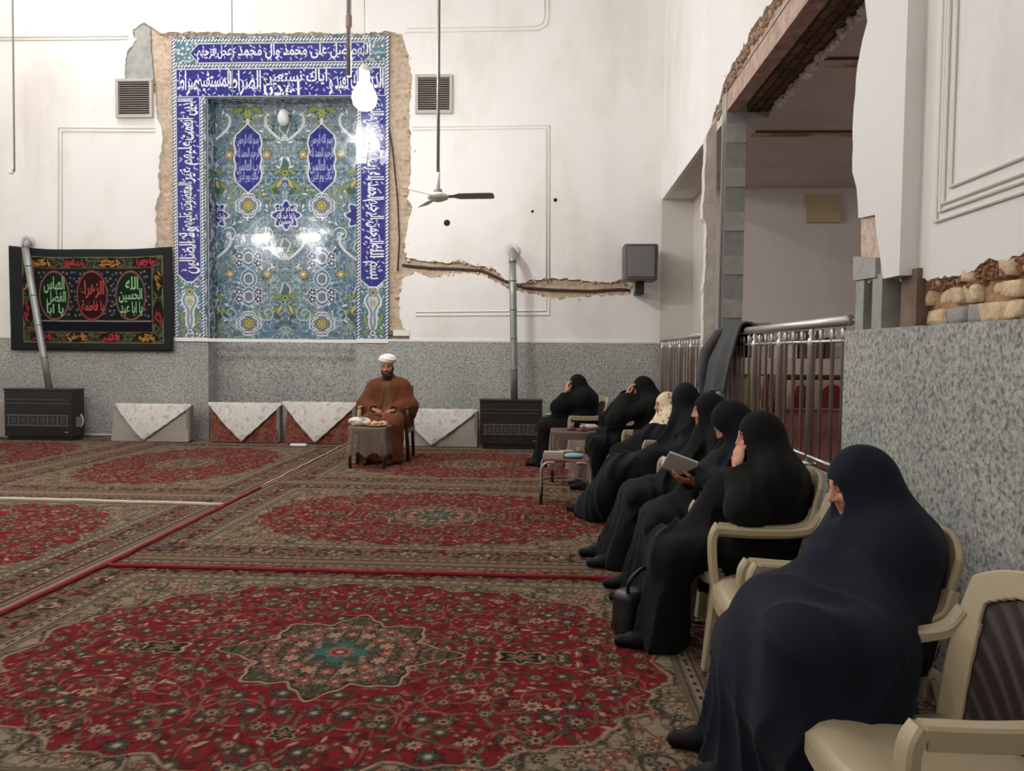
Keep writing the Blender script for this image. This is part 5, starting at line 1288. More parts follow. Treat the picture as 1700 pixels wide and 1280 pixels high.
def make_chair(label, slotted=False):
    t = thing('plastic_armchair', label, 'chair', (0, 0, 0), 0, 'beige plastic armchairs')
    # seat
    N, M = 14, 14; P = np.zeros((M, N, 3))
    for j in range(M):
        for i in range(N):
            a = j / (M - 1); u = i / (N - 1) * 2 - 1; x = -.22 + .50 * a; hw = .205 + .035 * a
            z = .415 + .012 * u * u - .018 * math.sin(PI * a) - .045 * max(0, (a - .82) / .18) ** 2 + .01 * a
            P[j, i] = (x - .03 * u * u * (a > .6) * (a - .6) / .4, u * hw, z)
    s = grid_mesh('seat', P, N, M, M_PLA, t); md = s.modifiers.new('thickness', 'SOLIDIFY'); md.thickness = .014; md.offset = -1
    bm = bmesh.new()
    pth = smooth_path([(-.2, .205, .395), (.0, .225, .392), (.2, .238, .39), (.262, .20, .375), (.283, .0, .362), (.262, -.20, .375), (.2, -.238, .39), (.0, -.225, .392), (-.2, -.205, .395)], 6)
    ribbon(bm, pth, .05, .012, (0, 0, 1)); obj('seat_apron', bm, M_PLA, t)
    # backrest frame with insert
    N, M = 97, 73; inF = np.zeros((M - 1, N - 1), bool)
    P = np.zeros((M, N, 3)); Q = np.zeros((M, N, 3))
    for j in range(M):
        for i in range(N):
            u = i / (N - 1) * 2 - 1; v = j / (M - 1) * 1.04 - .04
            P[j, i] = back_pt(u, v); k = math.sin((u * 6 + v * 9) * 2.2) ** 8 * .003 + math.sin((u * 6 + v * 9) * 4.4) * .0008
            Q[j, i] = back_pt(u, v, -.004 + k)
    for j in range(M - 1):
        for i in range(N - 1):
            u = (i + .5) / (N - 1) * 2 - 1; v = (j + .5) / (M - 1) * 1.04 - .04
            top = .86 - .14 * u * u
            inF[j, i] = abs(u) < .72 + .03 * v and .04 < v < top
            if slotted: inF[j, i] = abs(u) < .62 and (.55 < v < .61 or .72 < v < .78 or .38 < v < .44)
    fr_ = grid_mesh('backrest_frame', P, N, M, M_PLA, t, mask=~inF); md = fr_.modifiers.new('thickness', 'SOLIDIFY'); md.thickness = .026; md.offset = 0
    if not slotted:
        ins = grid_mesh('woven_insert', Q, N, M, M_INS, t, mask=inF); md = ins.modifiers.new('thickness', 'SOLIDIFY'); md.thickness = .008; md.offset = 0
    for s in (-1, 1):
        # arm: leaves the back in a curve, runs forward, turns down to the seat corner
        bm = bmesh.new()
        ap = smooth_path([back_pt(s * .98, .74) + Vector((.0, 0, 0)), (-.17, s * .255, .66), (-.09, s * .275, .636), (.06, s * .278, .632), (.235, s * .272, .640)], 6)
        ribbon(bm, ap, [.05] * len(ap), .03, (0, 1, 0)); 
        sk = [p + Vector((0, s * .022, -.022)) for p in ap[6:]]; ribbon(bm, sk, .03, .008, (0, 0, 1))
        fp = smooth_path([(.24, s * .272, .648), (.262, s * .27, .60), (.262, s * .262, .50), (.25, s * .25, .385)], 6); ribbon(bm, fp, [.05 + .02 * abs(k / (len(fp) - 1) - .0) for k in range(len(fp))], .03, (0, 1, 0))
        obj('armrest', bm, M_PLA, t)
        bm = bmesh.new(); lp = smooth_path([(.245, s * .242, .40), (.265, s * .252, .2), (.285, s * .262, 0.0)], 4)
        ribbon(bm, lp, [.06, .06, .058, .056, .054, .052, .05, .048, .046][:len(lp)], .03, (0, 1, 0)); ribbon(bm, [p + Vector((-.02, s * .02, 0)) for p in lp], .045, .01, (1, 0, 0)); obj('leg', bm, M_PLA, t)
        bm = bmesh.new(); lp = smooth_path([(-.19, s * .212, .44), (-.24, s * .235, .2), (-.285, s * .25, 0.0)], 4)
        ribbon(bm, lp, .055, .03, (0, 1, 0)); ribbon(bm, [p + Vector((.015, s * .02, 0)) for p in lp], .04, .01, (1, 0, 0)); obj('leg', bm, M_PLA, t)
    return t
FACE = PI                       # the row of chairs looks across the hall
def put_chair(src, x, y, rz, label):
    c = src if src is not None else None
    c = copy_tree(src); c['label'] = label; c.location = (x, y, 0.012); c.rotation_euler = (0, 0, rz); return c
ch0 = make_chair('empty beige plastic armchair nearest the camera, dark insert in full view')
ch0.location = (1.00, 1.94, .012); ch0.rotation_euler = (0, 0, FACE + .12)
CH = {}
put_chair(ch0, 1.02, 2.60, FACE + .0, 'beige armchair under the nearest person in navy')
put_chair(ch0, 1.00, 3.20, FACE - .0, 'empty beige armchair behind the nearest person, seat partly in view')
put_chair(ch0, 1.02, 3.81, FACE, 'beige armchair under the person in black behind the empty chair')
put_chair(ch0, 1.10, 4.42, FACE, 'beige armchair under the bowed person reading the book')
put_chair(ch0, 1.10, 5.05, FACE, 'beige armchair under the person whose face shows behind the reader')
put_chair(ch0, 1.08, 6.0, FACE, 'beige armchair under the person with outstretched skirts')
put_chair(ch0, 0.42, 9.65, FACE + .25, 'beige armchair of the farthest person, by the back wall')
sl = make_chair('beige armchair with slotted side panel under the person leaning her brow on her hand', True)
for s in (-1, 1):
    v, f = curve_fill([[(-.12, .42), (.25, .42), (.25, .62), (-.14, .62)], [(-.08, .55), (.20, .55), (.20, .575), (-.08, .575)], [(-.07, .49), (.20, .49), (.20, .515), (-.07, .515)]], .012)
    obj('side_panel', ([(x, s * (.262 + z), y) for x, y, z in v], [], f), M_PLA, sl)
sl.location = (1.00, 8.02, .012); sl.rotation_euler = (0, 0, FACE)

# ------------------------------------------------------------------ little tables and what lies on them
M_DW = mat('dark_turned_wood', C(58, 38, 32), 0.4); M_PLW = mat('brown_table_top', C(120, 92, 76), 0.4)
def film():
    m, nt, bs = nodes_of('clear_plastic_film'); bs.inputs['Base Color'].default_value = C(196, 176, 166); bs.inputs['Roughness'].default_value = .12
    bs.inputs['Alpha'].default_value = .26; bs.inputs['Specular IOR Level'].default_value = 1.0
    n = nt.nodes.new('ShaderNodeTexNoise'); n.inputs['Scale'].default_value = 10; n.inputs['Detail'].default_value = 2; n.inputs['Distortion'].default_value = 1.5
    tc = nt.nodes.new('ShaderNodeTexCoord'); nt.links.new(tc.outputs['Object'], n.inputs['Vector'])
    b = nt.nodes.new('ShaderNodeBump'); b.inputs['Strength'].default_value = 0.35; b.inputs['Distance'].default_value = .012
    nt.links.new(n.outputs['Fac'], b.inputs['Height']); nt.links.new(b.outputs[0], bs.inputs['Normal'])
    return m
M_FILM = film()
def film_skirt(w, d, h, drop, seed, x0=0, x1=1):
    """crumpled clear sheet hanging over a table front and sides"""
    NU, NV = 60, 16; P = np.zeros((NV, NU, 3)); per = 2 * (w + d)
    for j in range(NV):
        k = j / (NV - 1)
        for i in range(NU):
            s = i / (NU - 1) * (w + 2 * d) - d
            if s < 0: x, y = -w / 2, -d / 2 - s
            elif s < w: x, y = -w / 2 + s, -d / 2
            else: x, y = w / 2, -d / 2 + (s - w)
            o = 1 + .05 * k + .05 * k * math.sin(i * .9 + seed) + .03 * k * math.sin(i * 2.3 + 3 * k)
            P[j, i] = (x * o, y * o, h + .004 - drop * k * (1 + .08 * math.sin(i * .7)))
    return P, NU, NV
def small_table(x, y, w, d, h, label, skirt, seed):
    t = thing('side_table', label, 'table', (x, y, .012), 0)
    obj('table_top', BOX(-w / 2, -d / 2, h - .03, w / 2, d / 2, h, .012), M_PLW, t)
    obj('apron', BOX(-w / 2 + .03, -d / 2 + .03, h - .09, w / 2 - .03, d / 2 - .03, h - .03), M_DW, t)
    for sx in (-1, 1):
        for sy in (-1, 1):
            bm = bmesh.new(); tube(bm, [(sx * (w / 2 - .04), sy * (d / 2 - .04), h - .04), (sx * (w / 2 - .035), sy * (d / 2 - .035), h * .55), (sx * (w / 2 - .015), sy * (d / 2 - .015), h * .25), (sx * (w / 2 - .02), sy * (d / 2 - .02), 0)], [.026, .03, .022, .017], 10); obj('leg', bm, M_DW, t, True)
    if skirt:
        P, NU, NV = film_skirt(w + .02, d + .02, h, skirt, seed); grid_mesh('plastic_cover', P, NU, NV, M_FILM, t)
        obj('cover_top', BOX(-w / 2 - .008, -d / 2 - .008, h, w / 2 + .008, d / 2 + .008, h + .003), M_FILM, t)
    return t
# before the cleric
tp = PZ(605, 779, .012); th_ = .50
ct = small_table(tp.x + .02, tp.y + .22, .45, .38, th_, 'small dark wooden table with a crumpled plastic cover before the turbaned person', .33, 1)
tx, ty, tz = ct.location.x, ct.location.y, .012 + th_ + .003
pl = thing('bread_plate', 'plate of flat bread pieces on the right of the table with bread', 'plate', (tx + .09, ty - .03, tz))
obj('plate', LATHE([(.001, .002), (.08, .002), (.13, .018), (.125, .022), (.075, .008), (.001, .008)], seg=24), mat('straw_glaze', C(190, 160, 116), .5), pl)
bm = bmesh.new(); rr = random.Random(2)
for k in range(14):
    g = bmesh.ops.create_icosphere(bm, subdivisions=1, radius=.032); c_ = Vector((rr.gauss(0, .04), rr.gauss(0, .04), .025 + rr.uniform(0, .03)))
    for q in g['verts']: q.co = Vector((q.co.x * 1.2, q.co.y, q.co.z * .55)) + c_
obj('bread', bm, mat('pale_bread', C(214, 178, 140), .85), pl)
bm = bmesh.new(); bmesh.ops.create_icosphere(bm, subdivisions=4, radius=.1)
for q in bm.verts: q.co = Vector((q.co.x * 1.25, q.co.y * .8, max(q.co.z * .62, -.045))) * (1 + .28 * mnoise.noise(q.co * 16 + Vector((3, 1, 2))))
zmin = min(q.co.z for q in bm.verts)
for q in bm.verts: q.co.z -= zmin
bg = thing('white_bag', 'crumpled white bag with green print on the left of the table with bread', 'bag', (tx - .13, ty - .02, tz))
obj('sack', bm, mat('white_polythene', C(222, 220, 210), .4), bg, True)
bm = bmesh.new(); bmesh.ops.create_icosphere(bm, subdivisions=3, radius=.1)
for q in bm.verts: q.co = Vector((q.co.x * .34, q.co.y * .35 - .03, q.co.z * .16 + .094)) * (1 + .2 * mnoise.noise(q.co * 16)) + Vector((.035, 0, 0))
obj('green_print', bm, mat('green_ink', C(120, 170, 130), .5), bg, True)
# far table in front of the farthest woman
ft_ = small_table(.26, 8.55, .50, .42, .56, 'small table with a plastic cover in front of the farthest person', .40, 5)
# nearer table with bent tube legs
def tube_table():
    p = PZ(896, 838, .012); w, d, h = .46, .42, .43
    t = thing('stool_table', 'low bent tube table with books on it beside the seated people', 'table', (p.x + w / 2 + .01, p.y + d / 2, .012))
    top = obj('table_top', BOX(-w / 2 + .01, -d / 2 + .01, h - .03, w / 2 - .01, d / 2 - .01, h, .012), mat('reddish_board', C(116, 72, 62), .5), t)
    m = mat('pale_tube', C(176, 160, 148), .3, metal=.5); md_ = mat('dark_foot_tube', C(62, 30, 26), .4)
    for sx in (-1, 1):
        for sy in (-1, 1):
            bm = bmesh.new(); tube(bm, smooth_path([(sx * .10, sy * (d / 2), h - .035), (sx * (w / 2 - .05), sy * (d / 2), h - .035), (sx * (w / 2 - .005), sy * d / 2, h - .09), (sx * (w / 2 + .0), sy * d / 2, h - .2), (sx * w / 2, sy * d / 2, .16)], 5), .014, 10)
            l = obj('leg', bm, m, t, True)
            obj('lower_leg', TUBE([(sx * w / 2, sy * d / 2, .17), (sx * w / 2, sy * d / 2, 0)], .0165, 10), md_, l, True)
    bm = bmesh.new(); tube(bm, [(w / 2 * math.cos(a), d / 2 * math.sin(a), .19 + 0) for a in np.linspace(0, 2 * PI, 28)], .007, 8); obj('stretcher_ring', bm, mat('brown_ring', C(90, 52, 42), .4), t, True)
    P, NU, NV = film_skirt(w, d, h, .2, 3); grid_mesh('plastic_cover', P[:, NU // 2:], NU - NU // 2, NV, M_FILM, t)
    return t, p.x + w / 2 + .01, p.y + d / 2, .012 + h
tt, tx2, ty2, tz2 = tube_table()
def book(x, y, z, w, d, h, rz, m, label):
    t = thing('closed_book', label, 'book', (x, y, z), rz, 'books on the low table')
    obj('pages', BOX(-w / 2 + .004, -d / 2 + .004, .003, w / 2 - .004, d / 2 - .004, h - .003), mat('page_edges', C(210, 200, 182), .8), t)
    bm = bmesh.new(); box(bm, -w / 2, -d / 2, 0, w / 2, d / 2, .003); box(bm, -w / 2, -d / 2, h - .003, w / 2, d / 2, h); box(bm, -w / 2, -d / 2, .003, -w / 2 + .004, d / 2, h - .003)
    obj('cover', bm, m, t)
book(tx2 - .12, ty2 - .08, tz2, .19, .14, .028, .05, mat('grey_cover', C(150, 140, 130), .5), 'lower pale book at the left of the low tube table')
book(tx2 - .115, ty2 - .075, tz2 + .0285, .185, .135, .026, -.04, mat('cream_cover', C(188, 176, 158), .5), 'upper pale book at the left of the low tube table')
book(tx2 + .01, ty2 + .05, tz2, .12, .10, .05, .2, mat('beige_cover', C(176, 162, 146), .5), 'small thick beige book in the middle of the low tube table')
bm = bmesh.new(); bmesh.ops.create_icosphere(bm, subdivisions=3, radius=.1)
for q in bm.verts: q.co = Vector((q.co.x * 1.0, q.co.y * .5, q.co.z * .26 + .026))
props(obj('turquoise_pouch', bm, mat('turquoise_plastic', C(130, 186, 186), .3), smooth=True, loc=(tx2 + .08, ty2 - .13, tz2)), 'shiny turquoise pouch on the low tube table', 'pouch')
def tea(x, y, z, label):
    t = thing('tea_glass', label, 'glass', (x, y, z), 0, 'glasses of tea with red saucers')
    obj('saucer', LATHE([(.001, .003), (.04, .003), (.062, .014), (.06, .017), (.038, .008), (.001, .008)], seg=20), mat('red_saucer', C(150, 66, 56), .3), t)
    obj('tea', LATHE([(.001, .012), (.022, .012), (.026, .03), (.024, .05), (.001, .05)], seg=14), mat('tea_brown', C(110, 40, 26), .2), t)
    obj('glass', LATHE([(.024, .009), (.028, .03), (.026, .05), (.031, .085), (.029, .085), (.0245, .05), (.026, .03), (.022, .011)], seg=16), M_FILM, t)
tea(.26 + .10, 8.55 - .12, .012 + .563, 'glass of tea on a red saucer on the far covered table')
tea(.26 - .02, 8.55 - .02, .012 + .563, 'glass of tea nearer the middle of the far covered table')
tea(tx2 + .13, ty2 + .09, tz2, 'glass of tea on a saucer on the low tube table')
bm = bmesh.new(); bmesh.ops.create_icosphere(bm, subdivisions=3, radius=.09)
for q in bm.verts: q.co = Vector((q.co.x * 1.2, q.co.y * .7, q.co.z * .35 + .031)) * (1 + .12 * mnoise.noise(q.co * 20))
props(obj('white_napkin', bm, mat('napkin_white', C(200, 196, 190), .8), smooth=True, loc=(.26 + .18, 8.60, .012 + .563)), 'crumpled pale napkin at the right of the far covered table', 'napkin')

# ------------------------------------------------------------------ wooden armchair of the cleric
def wooden_chair():
    p = PZ(630, 768, .012)
    t = thing('wooden_armchair', 'wooden armchair with tall pale arm post under the turbaned person', 'chair', (p.x + .02, 10.0, .012))
    w = mat('worn_wood', C(176, 148, 120), .5, var=.2); dwd = M_DW
    obj('seat', BOX(-.27, -.27, .40, .27, .25, .455, .02), mat('brown_seat', C(84, 52, 38), .7), t)
    obj('backrest', BOX(-.24, .22, .46, .24, .27, .95, .015), mat('brown_seat'), t)
    for sx in (-1, 1):
        bm = bmesh.new(); tube(bm, [(sx * .32, -.27, 0), (sx * .315, -.275, .2), (sx * .30, -.28, .42), (sx * .315, -.28, .60), (sx * .31, -.28, .68)], [.022, .026, .024, .028, .02], 10); obj('front_leg', bm, w if sx < 0 else dwd, t, True)
        bm = bmesh.new(); tube(bm, [(sx * .29, .27, 0), (sx * .28, .25, .42), (sx * .27, .27, .95)], [.02, .024, .018], 10); obj('rear_leg', bm, dwd, t, True)
        bm = bmesh.new(); tube(bm, [(sx * .31, -.30, .69), (sx * .315, -.05, .69), (sx * .28, .24, .72)], .02, 10); obj('armrest', bm, w if sx < 0 else dwd, t, True)
        obj('side_rail', BOX(sx * .30 - .015, -.26, .36, sx * .30 + .015, .25, .42), dwd, t)
    return t
wc = wooden_chair()
# ------------------------------------------------------------------ people: distance fields meshed into continuous surfaces
def V3(*a): return np.array(a, dtype=np.float32)
class Vol:
    def __init__(s, lo, hi, res):
        s.lo = np.array(lo, np.float32); s.res = res
        n = np.ceil((np.array(hi) - s.lo) / res).astype(int) + 1
        ax = [s.lo[k] + np.arange(n[k], dtype=np.float32) * res for k in range(3)]
        s.X, s.Y, s.Z = np.meshgrid(*ax, indexing='ij'); s.d = np.full(s.X.shape, 9.0, np.float32)
    def cap(s, a, b, ra, rb, flat=None):
        a = np.asarray(a, np.float32); b = np.asarray(b, np.float32); ab = b - a; L = float(ab @ ab) + 1e-9
        x, y, z = s.X - a[0], s.Y - a[1], s.Z - a[2]
        t = np.clip((x * ab[0] + y * ab[1] + z * ab[2]) / L, 0, 1)
        return np.sqrt((x - t * ab[0]) ** 2 + (y - t * ab[1]) ** 2 + (z - t * ab[2]) ** 2) - (ra + (rb - ra) * t)
    def ell(s, c, r, ax=None):
        x, y, z = s.X - c[0], s.Y - c[1], s.Z - c[2]
        if ax is not None:
            x, y, z = (x * ax[0][0] + y * ax[0][1] + z * ax[0][2], x * ax[1][0] + y * ax[1][1] + z * ax[1][2], x * ax[2][0] + y * ax[2][1] + z * ax[2][2])
        k0 = np.sqrt((x / r[0]) ** 2 + (y / r[1]) ** 2 + (z / r[2]) ** 2); k1 = np.sqrt((x / r[0] ** 2) ** 2 + (y / r[1] ** 2) ** 2 + (z / r[2] ** 2) ** 2) + 1e-6
        return k0 * (k0 - 1) / k1
    def rbox(s, c, h, r):
        q = [np.abs(s.X - c[0]) - h[0] + r, np.abs(s.Y - c[1]) - h[1] + r, np.abs(s.Z - c[2]) - h[2] + r]
        return np.sqrt(sum(np.maximum(k, 0) ** 2 for k in q)) + np.minimum(np.maximum(np.maximum(q[0], q[1]), q[2]), 0) - r
    def add(s, d, k=0.03):
        if k <= 0: s.d = np.minimum(s.d, d); return
        h = np.maximum(k - np.abs(s.d - d), 0) / k; s.d = np.minimum(s.d, d) - h * h * k * .25
    def sub(s, d, k=0.01):
        e = -d; h = np.maximum(k - np.abs(s.d - e), 0) / k; s.d = np.maximum(s.d, e) + h * h * k * .25
    def mesh(s):
        """naive surface nets"""
        d = s.d; ins = d < 0; n = d.shape
        cnt = np.zeros(tuple(k - 1 for k in n), np.float32); acc = np.zeros(cnt.shape + (3,), np.float32)
        def sl(o): return tuple(slice(o[k], n[k] - 1 + o[k]) for k in range(3))
        cor = [(i, j, k) for i in (0, 1) for j in (0, 1) for k in (0, 1)]
        for a in cor:
            for axis in range(3):
                if a[axis]: continue
                b = list(a); b[axis] = 1; b = tuple(b)
                da, db = d[sl(a)], d[sl(b)]; m = (da < 0) != (db < 0)
                t = np.where(m, da / np.where(m, da - db, 1), 0)
                cnt += m
                for k in range(3): acc[..., k] += m * (a[k] + (t if k == axis else 0))
        act = cnt > 0; idx = -np.ones(cnt.shape, np.int64); idx[act] = np.arange(act.sum())
        c = np.argwhere(act).astype(np.float32); v = s.lo + (c + acc[act] / cnt[act][:, None]) * s.res
        quads = []
        for axis in range(3):
            o = [k for k in range(3) if k != axis]
            lo = [slice(1, n[k] - 1) for k in range(3)]; lo[axis] = slice(0, n[axis] - 1); hi = list(lo); hi[axis] = slice(1, n[axis])
            A, B = ins[tuple(lo)], ins[tuple(hi)]; p = np.argwhere(A != B)
            if len(p) == 0: continue
            fl = A[tuple(p.T)]
            p = p + np.array([0 if k == axis else 1 for k in range(3)])
            e1 = np.zeros(3, int); e1[o[0]] = 1; e2 = np.zeros(3, int); e2[o[1]] = 1
            q = np.stack([idx[tuple((p - e1 - e2).T)], idx[tuple((p - e2).T)], idx[tuple(p.T)], idx[tuple((p - e1).T)]], 1)
            flip = fl if axis != 1 else ~fl
            q[~flip] = q[~flip][:, ::-1]; quads.append(q)
        return v, np.concatenate(quads)
def n3(X, Y, Z, s, seed):
    T = np.random.RandomState(seed).rand(33, 33, 33).astype(np.float32)
    f = []; i0 = []
    for q in (X, Y, Z):
        u = q * s + 100.37; i = np.floor(u).astype(int); t = u - i; f.append(t * t * (3 - 2 * t)); i0.append(i % 32)
    r = 0
    for a in (0, 1):
        for b in (0, 1):
            for c in (0, 1):
                r = r + T[i0[0] + a, i0[1] + b, i0[2] + c] * (f[0] if a else 1 - f[0]) * (f[1] if b else 1 - f[1]) * (f[2] if c else 1 - f[2])
    return r
def raw(name, parts, m, parent, cols=None):
    """join (verts, quads) lists into one mesh object"""
    vs = np.concatenate([p[0] for p in parts]).astype(np.float32); off = 0; qs = []
    for p in parts: qs.append(p[1] + off); off += len(p[0])
    q = np.concatenate(qs)
    me = bpy.data.meshes.new(name); me.vertices.add(len(vs)); me.vertices.foreach_set('co', vs.ravel())
    me.loops.add(q.size); me.loops.foreach_set('vertex_index', q.ravel().astype(np.int32))
    me.polygons.add(len(q)); me.polygons.foreach_set('loop_start', np.arange(0, q.size, 4, dtype=np.int32)); me.polygons.foreach_set('loop_total', np.full(len(q), 4, np.int32))
    me.polygons.foreach_set('use_smooth', np.ones(len(q), bool))
    if cols is not None:
        at = me.color_attributes.new('Col', 'FLOAT_COLOR', 'POINT'); c = np.ones((len(vs), 4), np.float32); c[:, :3] = np.concatenate(cols); at.data.foreach_set('color', c.ravel())
    me.update(calc_edges=True); me.validate(); me.materials.append(m)
    o = bpy.data.objects.new(name, me); return link(o, parent)
def axes_of(yaw, pitch):
    cy, sy, cp, sp = math.cos(yaw), math.sin(yaw), math.cos(pitch), math.sin(pitch)
    f = V3(cy * cp, sy * cp, sp); l = V3(-sy, cy, 0); u = np.cross(f, l); return f, l, u
SKIN = lin3(206, 152, 126); SKIN_D = lin3(150, 100, 78)
M_SKIN = coloured('skin', 0.5, 0.05, 40, 0.1, 120, spec=.35)
def head_mesh(h, yaw, pitch, res=.005, tone=SKIN, neck_to=None, sc=1.0):
    f, l, u = axes_of(yaw, pitch); h_out = np.asarray(h, np.float32); h = h_out * 0
    at = lambda a, b, c: h + f * a + l * b + u * c
    V = Vol(h - .17, h + .17, res); ax = (f, l, u)
    V.add(V.ell(at(-.012, 0, .025), (.098, .076, .100), ax), 0)
    V.add(V.ell(at(.022, 0, -.03), (.068, .060, .085), ax), .03)
    V.add(V.ell(at(.062, 0, -.088), (.028, .030, .024), ax), .03)                      # chin
    V.add(V.cap(at(.074, -.035, .030), at(.074, .035, .030), .014, .014), .02)           # brow
    for s in (-1, 1):
        V.add(V.ell(at(.062, s * .040, -.022), (.026, .022, .024), ax), .025)            # cheek
        V.sub(V.ell(at(.096, s * .031, .008), (.018, .018, .012), ax), .012)             # eye socket
        V.add(V.ell(at(.074, s * .031, .008), (.013, .015, .012), ax), .004)             # eye
        V.add(V.ell(at(-.012, s * .076, -.005), (.020, .010, .032), ax), .01)            # ear
    V.add(V.cap(at(.086, 0, .022), at(.108, 0, -.022), .009, .013), .014)                # nose
    for s in (-1, 1): V.add(V.ell(at(.096, s * .013, -.027), (.011, .009, .009), ax), .008)
    V.add(V.cap(at(.084, -.019, -.053), at(.084, .019, -.053), .0085, .0085), .008); V.add(V.cap(at(.082, -.016, -.066), at(.082, .016, -.066), .009, .009), .008)   # lips
    V.add(V.cap(at(-.015, 0, -.06), (at(-.035, 0, -.17) if neck_to is None else neck_to), .052, .056), .03)
    v, q = V.mesh(); p = v - h; a, b, c = p @ f, p @ l, p @ u
    col = np.tile(tone, (len(v), 1)).astype(np.float32)
    lip = (np.abs(b) < .026) & (np.abs(c + .0595) < .013) & (a > .078); col[lip] = tone * V3(.85, .55, .55)
    brow = (np.abs(np.abs(b) - .033) < .021) & (np.abs(c - .034 + .15 * (np.abs(b) - .03) ** 1) < .006) & (a > .06); col[brow] = lin3(46, 34, 30)
    lid = (np.abs(np.abs(b) - .031) < .014) & (np.abs(c - .004) < .0035) & (a > .06); col[lid] = lin3(50, 36, 32)
    ck = (np.abs(np.abs(b) - .04) < .02) & (np.abs(c + .02) < .02) & (a > .05); col[ck] = tone * V3(1.0, .88, .86)
    return (v * sc + h_out, q), col
def hand_mesh(w, d, n, side, curl, tone=SKIN, res=.004, sc=1.0):
    """w wrist, d towards fingers, n out of the palm, side = +1/-1 thumb direction along d x n"""
    w = np.asarray(w, np.float32); d = np.asarray(d, np.float32); d = d / np.linalg.norm(d); n = np.asarray(n, np.float32); n = n - d * (n @ d); n = n / np.linalg.norm(n); s = np.cross(d, n) * side
    V = Vol(w - .2 * sc, w + .2 * sc, res); P = lambda a, b, c: w + (d * a + s * b + n * c) * sc
    V.add(V.cap(P(-.06, 0, 0), P(.01, 0, 0), .026 * sc, .024 * sc), 0)
    V.add(V.ell(P(.05, 0, 0), (.052 * sc, .041 * sc, .017 * sc), (d, s, n)), .02)
    for k, (off, L) in enumerate(((.030, .072), (.010, .082), (-.010, .076), (-.029, .060))):
        p = P(.085 - abs(off - .008) * .25, off, 0); a = 0.0
        for j, fr in enumerate((.45, .32, .25)):
            a += curl * (.55, .9, .6)[j] * (1 + .12 * k); q = p + (d * math.cos(a) + n * math.sin(a) + s * off * .6) * L * fr * sc
            V.add(V.cap(p, q, (.0092 - .0008 * j) * sc, (.0086 - .0009 * j) * sc), .004); p = q
    p = P(.02, .03, .004); q = P(.055, .056, .016); V.add(V.cap(p, q, .0125 * sc, .0105 * sc), .01); r = q + (d * .75 + n * .5 - s * .12) * .032 * sc; V.add(V.cap(q, r, .0105 * sc, .008 * sc), .004)
    v, q_ = V.mesh(); return (v, q_), np.tile(tone * V3(.95, .9, .88), (len(v), 1)).astype(np.float32)
def shoe(parent, a, ang, m, L=.25):
    dx, dy = math.cos(ang), math.sin(ang); a = np.asarray(a, np.float32); V = Vol(a - .22, a + .24, .008)
    f = V3(dx, dy, 0); V.add(V.cap(a + V3(0, 0, .045), a + f * L * .45 + V3(0, 0, .035), .045, .042), 0); V.add(V.cap(a + f * L * .3 + V3(0, 0, .035), a + f * L * .75 + V3(0, 0, .028), .042, .030), .03)
    V.add(V.cap(a + V3(0, 0, .05), a + V3(-.01, 0, .14), .04, .035), .03)
    V.d = np.maximum(V.d, -(V.Z - .004)); v, q = V.mesh(); return raw('shoe', [(v, q)], m, parent)
def cloth_mat(name, col, var=.15, rough=.88, sheen=.03):
    return mat(name, col, rough, var=var, vscale=10, bump=.15, bscale=300, sheen=sheen, spec=.2)
M_NAVY = cloth_mat('navy_crepe', C(19, 26, 38)); M_BLACK = cloth_mat('black_crepe', C(14, 16, 16)); M_BLACK2 = cloth_mat('soft_black_crepe', C(16, 20, 24)); M_SHOE = mat('black_shoe', C(9, 9, 10), .6, spec=.2)
def floral_mat():
    m, nt, bs = nodes_of('cream_floral_cloth'); tc = nt.nodes.new('ShaderNodeTexCoord')
    v = nt.nodes.new('ShaderNodeTexVoronoi'); v.inputs['Scale'].default_value = 22
    nt.links.new(tc.outputs['Object'], v.inputs['Vector'])
    r = ramp(nt, [(0.0, C(96, 70, 60)), (0.22, C(150, 112, 92)), (0.34, C(226, 206, 176)), (1, C(222, 204, 176))]); nt.links.new(v.outputs['Distance'], r.inputs[0])
    nt.links.new(r.outputs[0], bs.inputs['Base Color']); bs.inputs['Roughness'].default_value = .85; return m
